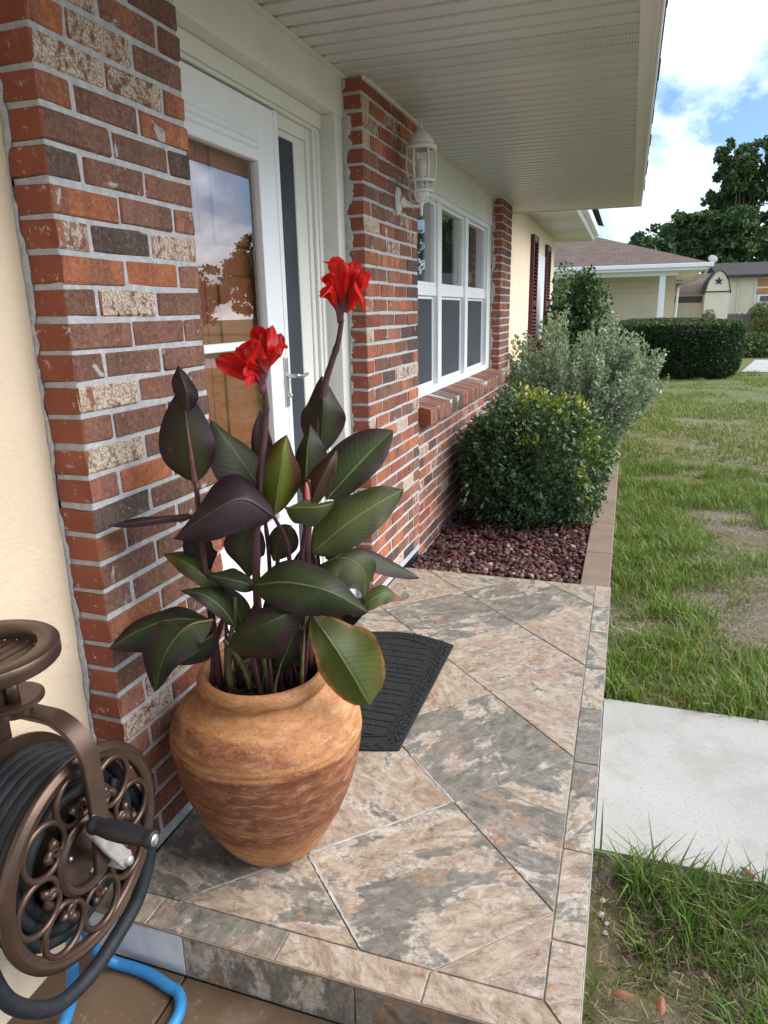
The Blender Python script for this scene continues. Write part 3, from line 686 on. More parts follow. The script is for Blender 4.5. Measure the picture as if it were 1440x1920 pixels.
a = me.color_attributes.new('Col', 'FLOAT_COLOR', 'POINT'); a.data.foreach_set('color', np.array(JOIN['c'], np.float32).ravel()); me.materials.append(M_BRICKJ)
stuff(link('far_bricks', me, house))
# mortar squeezed out along the pier returns
def squeeze(x, y, z0, z1, seed, w=0.028):
    V = []; Fc = []; n = int((z1-z0)/0.006); zz = np.linspace(z0, z1, n+1)
    f = 0.55*vnoise(zz, zz*0+seed, 9, seed)+0.30*vnoise(zz, zz*0, 30, seed+1)+0.15*vnoise(zz, zz*0, 90, seed+2); ww = w*np.clip(f*2.4-0.55, 0.12, 1.2); dp = 0.0025+0.004*vnoise(zz, zz*0+3, 40, seed+3)
    for k in range(n+1): V += [(x-0.006, y, zz[k]), (x+ww[k]*0.4, y-dp[k], zz[k]), (x+ww[k]*0.8, y-dp[k]*0.7, zz[k]), (x+ww[k], y+0.0008, zz[k])]
    for k in range(n):
        i = k*4; Fc += [(i+q, i+q+1, i+q+5, i+q+4) for q in range(3)]
    m = MB(); m.v = [tuple(float(c) for c in p) for p in V]; m.f = Fc; return m
squeeze(-0.097, -0.0005, -0.1, TOPZ, 3, 0.014).build('mortar_bead', M_MORTAR, pier1)
squeeze(-0.090, 1.8525, 0.0, TOPZ, 4, 0.036).build('mortar_bead', M_MORTAR, pier2)
squeeze(-0.085, 5.4365, 0.85, TOPZ, 5, 0.03).build('mortar_bead', M_MORTAR, pier3)
# stucco walls
sub(house, 'stucco_wall', M_STUCCO, MB().box(-0.35, -0.097, -5.0, -0.0008, -0.30, 2.45))
sub(house, 'stucco_wall', M_STUCCO, MB().box(-0.35, -0.097, 5.986, 11.1, -0.30, 2.60))
sub(house, 'stucco_wall', M_STUCCO, MB().box(-7.0, -0.35, 11.0, 11.1, -0.30, 2.60))
sub(house, 'light_block_wall', M_DARK, MB().box(-0.9, -0.6, -5.0, 11.0, -0.3, 2.5))  # unseen dark box added to block light from behind the house front
# door alcove
sub(house, 'frieze_board', M_TRIM, MB().box(-0.30, -0.086, 0.515, 1.8525, 2.175, TOPZ), bevel=0.003)
sub(house, 'door_jamb', M_TRIM, MB().box(-0.30, -0.0905, 1.772, 1.8522, 0.0, 2.1748), bevel=0.002)
sub(house, 'door_jamb', M_TRIM, MB().box(-0.30, -0.168, 0.515, 0.53, 0.0, 2.175), bevel=0.002)
sub(house, 'door_head', M_TRIM, MB().box(-0.30, -0.150, 0.515, 1.7715, 2.118, 2.1745).box(-0.30, -0.160, 0.53, 1.7715, 2.104, 2.1178), bevel=0.002)
tr = MB().box(-0.30, -0.158, 1.690, 1.7715, 0.0, 2.1036).box(-0.30, -0.172, 1.655, 1.6898, 0.0, 2.1036).box(-0.30, -0.150, 1.715, 1.735, 0.0, 2.1034)
sub(house, 'sidelight_frame', M_TRIM, tr.box(-0.30, -0.175, 1.40, 1.655, 2.055, 2.1034).box(-0.30, -0.178, 1.388, 1.4055, 0, 2.1034), bevel=0.002)
sl = sub(house, 'sidelight', M_TRIM, MB().box(-0.22, -0.180, 1.552, 1.6548, 0.02, 2.054).box(-0.22, -0.180, 1.406, 1.412, 0.02, 2.054).box(-0.22, -0.180, 1.4125, 1.5515, 2.03, 2.054).box(-0.22, -0.180, 1.4125, 1.5515, 0.02, 0.30), bevel=0.003)
MB().box(-0.190, -0.187, 1.4125, 1.5515, 0.30, 2.03).build('pane', M_GLASS, sl)
MB().box(-0.1865, -0.1850, 1.4125, 1.5515, 0.30, 2.03).build('shade', M_SCREEN, sl)
# storm door
sdoor = sub(house, 'storm_door', M_VINYL, MB().box(-0.200, -0.166, 1.222, 1.366, 0.02, 2.098).box(-0.200, -0.166, 0.532, 0.60, 0.02, 2.098)
            .box(-0.1995, -0.1665, 0.60, 1.222, 1.935, 2.098).box(-0.1995, -0.1675, 0.60, 1.222, 1.268, 1.296).box(-0.1995, -0.1665, 0.60, 1.222, 0.02, 0.60), bevel=0.003)
MB().box(-0.197, -0.160, 0.605, 1.214, 1.905, 1.990).box(-0.196, -0.154, 0.605, 1.214, 1.940, 1.948).box(-0.196, -0.154, 0.605, 1.214, 1.962, 1.970).build('roller_screen_housing', M_VINYL, sdoor, bevel=0.004)
MB().box(-0.193, -0.158, 1.206, 1.2215, 0.60, 1.905).box(-0.195, -0.162, 1.352, 1.372, 0.02, 2.10).box(-0.195, -0.164, 1.3745, 1.387, 0.02, 2.10).build('frame_moulding', M_VINYL, sdoor, bevel=0.002)
MB().box(-0.165, -0.160, 0.64, 1.18, 0.12, 0.132).box(-0.165, -0.160, 0.64, 1.18, 0.50, 0.512).box(-0.165, -0.160, 0.64, 0.652, 0.132, 0.50).box(-0.165, -0.160, 1.168, 1.18, 0.132, 0.50).build('kick_panel', M_VINYL, sdoor, bevel=0.002)
MB().box(-0.184, -0.180, 0.60, 1.206, 1.296, 1.905).build('pane', M_GLASS, sdoor)
MB().box(-0.184, -0.180, 0.60, 1.206, 0.60, 1.268).build('pane', M_GLASS, sdoor)
hd = MB().box(-0.168, -0.154, 1.328, 1.352, 1.030, 1.225).build('handle', M_SILVER, sdoor, bevel=0.005, seg=2)
MB().tube(spline([(-0.156, 1.34, 1.150), (-0.125, 1.342, 1.152), (-0.112, 1.350, 1.152), (-0.108, 1.385, 1.148), (-0.108, 1.425, 1.154)], 14), [0.008]*8+[0.0065]*7, 8).build('lever', M_SILVER, hd, smooth=True)
MB().lathe([(0.0, 0.016), (0.007, 0.015), (0.009, 0.010), (0.009, 0.0)], (-0.155, 1.34, 1.075), 12, 'x').build('lock', M_SILVER, hd, smooth=True)
# russet front door seen through the storm door
idoor = sub(house, 'front_door', M_DOORB, MB().box(-0.27, -0.232, 0.53, 1.366, 0.02, 2.10), bevel=0.002)
for (ya, yb2) in ((0.62, 0.90), (0.99, 1.27)):
    for (z0, z1) in ((0.18, 0.80), (0.92, 1.52), (1.62, 1.98)): MB().box(-0.232, -0.222, ya, yb2, z0, z1).build('panel', M_DOORB, idoor, bevel=0.009, seg=2)
sub(house, 'threshold', M_SILVER, MB().box(-0.30, -0.10, 0.515, 1.772, -0.004, 0.019), bevel=0.003)
# triple window
fr = MB(); WX = -0.104
fr.box(-0.20, WX+0.02, 2.705, 5.275, 0.868, 0.915).box(-0.20, WX+0.02, 2.705, 5.275, 2.055, 2.092).box(-0.20, WX+0.02, 5.235, 5.275, 0.9152, 2.0548).box(-0.20, WX+0.02, 2.705, 2.745, 0.9152, 2.0548)
for yc in (3.555, 4.398): fr.box(-0.20, WX+0.015, yc-0.045, yc+0.045, 0.9152, 2.0548)
win = sub(house, 'window', M_VINYL, fr, bevel=0.004)
sub(house, 'frieze_board', M_TRIM, MB().box(-0.30, -0.089, 2.701, 5.4365, 2.093, TOPZ).box(-0.30, -0.082, 2.701, 5.4365, 2.093, 2.125), bevel=0.003)
sub(house, 'window_casing', M_TRIM, MB().box(-0.30, -0.092, 5.276, 5.4365, 0.868, 2.0928), bevel=0.003)
cols = ((2.7455, 3.5095), (3.6005, 4.3525), (4.4435, 5.2345))
for ya, yb2 in cols:
    s1 = MB()
    s1.box(-0.165, WX-0.002, ya, yb2, 1.482, 1.545)
    for (z0, z1, xo) in ((1.5452, 2.0546, -0.006), (0.9154, 1.4818, -0.020)):
        s1.box(-0.165, WX+xo, ya, ya+0.02, z0, z1).box(-0.165, WX+xo, yb2-0.02, yb2, z0, z1).box(-0.165, WX+xo, ya+0.0202, yb2-0.0202, z1-0.02, z1).box(-0.165, WX+xo, ya+0.0202, yb2-0.0202, z0, z0+0.02)
    s1.build('sash', M_VINYL, win, bevel=0.0025)
    MB().box(-0.140, -0.136, ya+0.0205, yb2-0.0205, 1.566, 2.034).build('pane', M_GLASS, win)
    MB().box(-0.158, -0.155, ya+0.0205, yb2-0.0205, 0.936, 1.461).build('pane', M_GLASS, win)
    MB().box(-0.1335, -0.1320, ya+0.0205, yb2-0.0205, 0.936, 1.461).build('insect_screen', M_SCREEN, win)
    cu = MB(); n = 14
    for k in range(n): cu.box(-0.30+0.012*(k % 2), -0.285+0.012*(k % 2), ya+(yb2-ya)*(0.62+0.38*k/n), ya+(yb2-ya)*(0.62+0.38*(k+0.96)/n), 0.90, 2.06)
    cu.build('curtain', M_CURT, win)
MB().box(-0.34, -0.32, 2.7, 5.44, 0.85, 2.10).build('dark_room_sheet', M_DARK, win)  # near-black sheet paints the unlit room behind the panes
# porch soffit, fascia, roof
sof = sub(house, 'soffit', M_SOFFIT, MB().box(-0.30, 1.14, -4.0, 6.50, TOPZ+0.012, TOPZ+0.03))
sl_me = {}
def slat_mesh(w):
    prof = [(-w/2+0.001, 0.010), (-w/2+0.003, 0.002), (-w/2+0.008, 0.0), (w/2-0.024, 0.0), (w/2-0.016, 0.0085), (w/2-0.004, 0.0085), (w/2-0.001, 0.011)]
    m = MB(); n = len(prof)
    for x in (0.0, 1.163):
        m.v += [(x, p[0], p[1]) for p in prof]
    for k in range(n-1): m.f.append((k, k+1, n+k+1, n+k))
    m.f += [tuple(range(n)), tuple(range(2*n-1, n-1, -1))]
    return m.mesh('slat', M_SOFFIT)
sme = slat_mesh(0.1)
y = -1.9; i = 0
while y < 6.47:
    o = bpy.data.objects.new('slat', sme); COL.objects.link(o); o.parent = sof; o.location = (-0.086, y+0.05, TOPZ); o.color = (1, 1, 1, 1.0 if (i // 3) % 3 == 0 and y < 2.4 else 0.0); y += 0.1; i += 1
sub(house, 'cove_trim', M_TRIM, MB().box(-0.085, -0.060, 0.52, 1.85, TOPZ-0.006, TOPZ-0.0005).box(-0.088, -0.064, 2.701, 5.436, TOPZ-0.006, TOPZ-0.0005).box(-0.0, 0.014, 1.855, 2.70, TOPZ-0.014, TOPZ-0.0005).box(0.0, 0.014, 5.44, 5.99, TOPZ-0.012, TOPZ-0.0005))
fa = sub(house, 'fascia', M_TRIM, MB().box(1.076, 1.128, -4, 6.50, TOPZ-0.006, TOPZ+0.014).box(1.128, 1.140, -4, 6.515, TOPZ-0.014, TOPZ+0.15).box(-0.09, 1.140, 6.502, 6.515, TOPZ-0.012, TOPZ+0.15))
MB().box(1.141, 1.152, -4, 6.53, TOPZ-0.018, TOPZ+0.165).build('drip_edge', M_VINYL, fa, bevel=0.003)
rr = random.Random(2)
roof = sub(house, 'roof', M_SHINGLED, MB().quad((1.158, -4, 2.50), (1.158, 6.56, 2.50), (-5.5, 6.56, 4.3), (-5.5, -4, 4.3)).quad((1.155, -4, 2.485), (1.155, 6.56, 2.485), (-5.5, 6.56, 4.27), (-5.5, -4, 4.27)).quad((0.62, 6.4, 2.66), (0.62, 11.7, 2.66), (-5.5, 11.7, 4.3), (-5.5, 6.4, 4.3)))
y = -3.0
while y < 6.5:
    w = rr.uniform(0.28, 0.34); q = rr.uniform(0.0, 0.010)
    MB().box(1.10, 1.160+q, y+0.003, y+w, 2.47-rr.uniform(0, 0.008), 2.478).build('shingle', M_SHINGLED, roof); y += w
# second, higher eave beyond the porch
s2 = sub(house, 'soffit', M_SOFFIT, MB().box(-0.30, 0.46, 6.516, 11.55, 2.452, 2.47)); s2.color = (1, 1, 1, 0)
sub(house, 'fascia', M_TRIM, MB().box(0.46, 0.475, 6.516, 11.56, 2.442, 2.60).box(-3, 0.475, 11.56, 11.575, 2.442, 2.60))
sub(house, 'gutter', M_VINYL, MB().prism([(0, 0), (0, 0), (0, 0)], 0, 0) if False else MB().box(0.476, 0.486, 6.5, 11.58, 2.455, 2.60).box(0.486, 0.555, 6.5, 11.58, 2.505, 2.515).box(0.545, 0.560, 6.5, 11.58, 2.515, 2.61).box(0.476, 0.560, 6.49, 6.50, 2.505, 2.61).box(-0.3, 0.476, 11.58, 11.62, 2.455, 2.60), bevel=0.004)
# louvred shutters
def shutter(y0, y1):
    o = sub(house, 'shutter', M_SHUT, MB().box(-0.0965, -0.050, y0, y0+0.055, 0.62, 2.27).box(-0.0965, -0.050, y1-0.055, y1, 0.62, 2.27).box(-0.0965, -0.051, y0+0.055, y1-0.055, 2.19, 2.27).box(-0.0965, -0.051, y0+0.055, y1-0.055, 0.62, 0.70).box(-0.0965, -0.051, y0+0.055, y1-0.055, 1.42, 1.50).box(-0.0965, -0.092, y0, y1, 0.62, 2.27), bevel=0.002)
    zz = 0.72
    m = MB(); m.v = [(-0.088, 0, 0.022), (-0.042, 0, -0.010), (-0.040, 0, -0.005), (-0.086, 0, 0.027)]; m.v += [(a_, y1-y0-0.11, c_) for a_, b_, c_ in m.v]
    m.f = [(0, 1, 2, 3), (7, 6, 5, 4), (0, 4, 5, 1), (1, 5, 6, 2), (2, 6, 7, 3), (3, 7, 4, 0)]; lm = m.mesh('louvre', M_SHUT)
    while zz < 2.17:
        if not 1.39 < zz < 1.50:
            q = bpy.data.objects.new('louvre', lm); COL.objects.link(q); q.parent = o; q.location = (0, y0+0.055, zz)
        zz += 0.043
shutter(8.15, 8.62); shutter(9.75, 10.22)
sub(house, 'window', M_VINYL, MB().box(-0.0968, -0.085, 8.66, 9.71, 0.75, 2.10))
# ------------------------------------------------------------------ wall lantern
lamp = thing('wall_lantern', 'weathered white carriage lantern on the brick pier beside the window', 'lamp', (0.0, 2.33, 1.89))
LX, LY = 0.115, 2.355
sub(lamp, 'wall_plate', M_LAMPW, MB().lathe([(0.0, 0.022), (0.022, 0.020), (0.030, 0.012), (0.033, 0.0)], (0, 0, 0), 20, 'x'))
wp = lamp.children[0]
for v in wp.data.vertices: v.co = Vector((v.co.x+0.001, v.co.y*1.0+2.328, v.co.z*2.05+1.905))
sub(lamp, 'arm', M_LAMPW, MB().tube(spline([(0.018, 2.33, 1.905), (0.045, 2.338, 1.888), (0.085, 2.350, 1.880), (LX, LY, 1.884)], 16), [0.030-0.020*min(1, k/7) for k in range(17)], 10), smooth=True)
sub(lamp, 'tail_finial', M_LAMPW, MB().lathe([(0.0, 1.832), (0.005, 1.838), (0.008, 1.848), (0.005, 1.856), (0.010, 1.866), (0.006, 1.876), (0.012, 1.886), (0.014, 1.894), (0.022, 1.902), (0.030, 1.915), (0.036, 1.930), (0.041, 1.940), (0.0, 1.941)], (LX, LY, 0), 20), smooth=True)
sub(lamp, 'lower_ring', M_LAMPW, MB().lathe([(0.040, 1.940), (0.058, 1.941), (0.060, 1.948), (0.052, 1.953), (0.040, 1.954)], (LX, LY, 0), 24).lathe([(0.055, 1.985), (0.064, 1.986), (0.066, 1.994), (0.060, 1.999), (0.055, 1.999)], (LX, LY, 0), 24), smooth=True)
sub(lamp, 'glass', M_LGLASS, MB().lathe([(0.042, 1.952), (0.054, 1.985), (0.062, 2.02), (0.066, 2.06), (0.064, 2.10), (0.058, 2.135)], (LX, LY, 0), 24), smooth=True)
sub(lamp, 'bulb', M_LAMPW, MB().lathe([(0.0, 2.09), (0.018, 2.085), (0.026, 2.065), (0.022, 2.035), (0.014, 2.01), (0.013, 1.955)], (LX, LY, 0), 14), smooth=True)
for k in range(6):
    a = k*math.pi/3+0.25; ca, sa = math.cos(a), math.sin(a)
    pts = [(LX+r_*ca, LY+r_*sa, z_) for r_, z_ in ((0.050, 1.945), (0.060, 1.99), (0.068, 2.03), (0.071, 2.07), (0.068, 2.11), (0.062, 2.14))]
    sub(lamp, 'cage_bar', M_LAMPW, MB().tube(spline(pts, 10), 0.0042, 6), smooth=True)
    pts = [(LX+r_*ca, LY+r_*sa, z_) for r_, z_ in ((0.056, 1.946), (0.057, 1.925), (0.046, 1.905), (0.028, 1.898))]
    sub(lamp, 'scroll', M_LAMPW, MB().tube(spline(pts, 8), 0.003, 6), smooth=True)
sub(lamp, 'cap', M_LAMPW, MB().lathe([(0.055, 2.128), (0.074, 2.130), (0.077, 2.138), (0.073, 2.146), (0.060, 2.150), (0.058, 2.158), (0.060, 2.164), (0.050, 2.176), (0.044, 2.190), (0.034, 2.200), (0.026, 2.204), (0.020, 2.214), (0.010, 2.220), (0.007, 2.228), (0.009, 2.236), (0.005, 2.246), (0.0, 2.268)], (LX, LY, 0), 28), smooth=True)
# ------------------------------------------------------------------ door mat
mat_ = thing('door_mat', 'black moulded rubber door mat lying on the slate tiles', 'mat', (0.27, 1.08, 0.0))
def mat_outline(inset_, n=14):
    x0, x1, ya, yb2, bl = 0.035+inset_, 0.492-inset_, 0.690+inset_, 1.484-inset_, 0.062
    P = [(x1, ya), (x1, yb2)]
    for k in range(1, n): u = k/n; P.append((x1+(x0-x1)*u, yb2+bl*math.sin(math.pi*u)))
    P += [(x0, yb2), (x0, ya)]
    for k in range(1, n): u = k/n; P.append((x0+(x1-x0)*u, ya-bl*math.sin(math.pi*u)*0.75))
    return P
sub(mat_, 'base', M_RUBBER, MB().prism(mat_outline(0.0), 0.0012, 0.0075), bevel=0.002)
ri = MB(); o1, o2 = mat_outline(0.062), mat_outline(0.067)
for k in range(len(o1)):
    a, b, c, d = o1[k], o1[(k+1) % len(o1)], o2[(k+1) % len(o2)], o2[k]; i = len(ri.v)
    ri.v += [(*p, z_) for z_ in (0.007, 0.0105) for p in (a, b, c, d)]
    ri.f += [(i+4, i+5, i+6, i+7), (i, i+1, i+5, i+4), (i+2, i+3, i+7, i+6)]
sub(mat_, 'inner_ridge', M_RUBBER, ri)
rm = random.Random(4); y = 0.665
while y < 1.50:
    hgt = rm.choice((0.035, 0.05, 0.06)); x = 0.104
    while x < 0.420:
        w = rm.choice((0.035, 0.055, 0.075, 0.10)); xe = min(x+w, 0.421)
        mid = ((x+xe)/2-0.263)/0.16; ymax = 1.484-0.067+0.062*max(0, 1-mid*mid)*0.8; ymin = 0.69+0.067-0.062*0.75*max(0, 1-mid*mid)*0.8
        y0_, y1_ = max(y, ymin), min(y+hgt, ymax)
        if y1_-y0_ > 0.012 and xe-x > 0.012: sub(mat_, 'tread_block', M_RUBBER, MB().box(x+0.002, xe-0.002, y0_+0.002, y1_-0.002, 0.0070, 0.0108), bevel=0.0012)
        x = xe
    y += hgt
sc = MB()
def curl(cx, cy, r, a0, turns=1.1, sgn=1):
    P = []
    for k in range(13):
        u = k/12; a = a0+sgn*u*turns*2*math.pi; q = r*(1-0.75*u); P.append((cx+q*math.cos(a), cy+q*math.sin(a), 0.0080))
    sc.tube(P, 0.0026, 5)
y = 0.72
while y < 1.47:
    curl(0.462, y, 0.016, rm.random()*6, 1.0, 1); curl(0.446, y+0.018, 0.011, rm.random()*6, 0.9, -1); curl(0.474, y+0.02, 0.009, rm.random()*6, 0.8, 1); y += 0.038
for x in np.arange(0.09, 0.45, 0.036):
    u = (x-0.263)/0.23; b_ = 0.062*max(0, 1-u*u); curl(x, 1.452+b_, 0.014, rm.random()*6); curl(x, 0.722-0.75*b_, 0.014, rm.random()*6, 1.0, -1)
    curl(x+0.018, 1.462+b_, 0.009, rm.random()*6); curl(x+0.018, 0.712-0.75*b_, 0.009, rm.random()*6)
stuff(sub(mat_, 'scroll_relief', M_RUBBER, sc, smooth=True))
# ------------------------------------------------------------------ terracotta pot
PC = (0.277, 0.22)
pot = thing('terracotta_pot', 'large weathered terracotta urn pot standing against the brick pier', 'pot', (PC[0], PC[1], 0.0))
prof = [(0.0, 0.001), (0.112, 0.001), (0.126, 0.005), (0.137, 0.020), (0.162, 0.062), (0.192, 0.120), (0.219, 0.190), (0.2355, 0.250), (0.2445, 0.300), (0.2475, 0.330), (0.2470, 0.336), (0.2495, 0.340), (0.2490, 0.350), (0.2465, 0.353), (0.2480, 0.357), (0.2470, 0.366),
        (0.2445, 0.369), (0.2450, 0.374), (0.238, 0.392), (0.228, 0.408), (0.2135, 0.424), (0.196, 0.4375), (0.1935, 0.4385), (0.192, 0.4415), (0.1885, 0.442), (0.186, 0.4455), (0.172, 0.453), (0.161, 0.459), (0.156, 0.464), (0.155, 0.470), (0.160, 0.476), (0.1665, 0.483), (0.1695, 0.493), (0.1690, 0.503), (0.1650, 0.512), (0.1585, 0.517), (0.150, 0.517), (0.143, 0.511), (0.140, 0.500), (0.140, 0.470), (0.150, 0.440), (0.165, 0.42)]
sub(pot, 'body', M_POT, MB().lathe(prof, (0, 0, 0), 96), smooth=True).location = (0, 0, 0)
sm = MB(); nr, na = 9, 40
for i in range(nr+1):
    for k in range(na): a = 2*math.pi*k/na; q = 0.149*i/nr; sm.v.append((q*math.cos(a), q*math.sin(a), 0.452+0.014*rnd.random()-0.01*(i/nr)))
for i in range(nr):
    for k in range(na): sm.f.append((i*na+k, i*na+(k+1) % na, (i+1)*na+(k+1) % na, (i+1)*na+k))
sub(pot, 'soil', M_SOIL, sm).location = (0, 0, 0)
tw = MB()
for k in range(26):
    a = rnd.random()*6.28; q = 0.12*rnd.random()**0.5; b = rnd.random()*6.28; l = rnd.uniform(0.02, 0.055)
    tw.tube([(q*math.cos(a), q*math.sin(a), 0.462), (q*math.cos(a)+l*math.cos(b)*.5, q*math.sin(a)+l*math.sin(b)*.5, 0.472+rnd.random()*0.01), (q*math.cos(a)+l*math.cos(b), q*math.sin(a)+l*math.sin(b), 0.466+rnd.random()*0.02)], 0.0018, 5)
stuff(sub(pot, 'dry_litter', M_DEAD, tw)).location = (0, 0, 0)
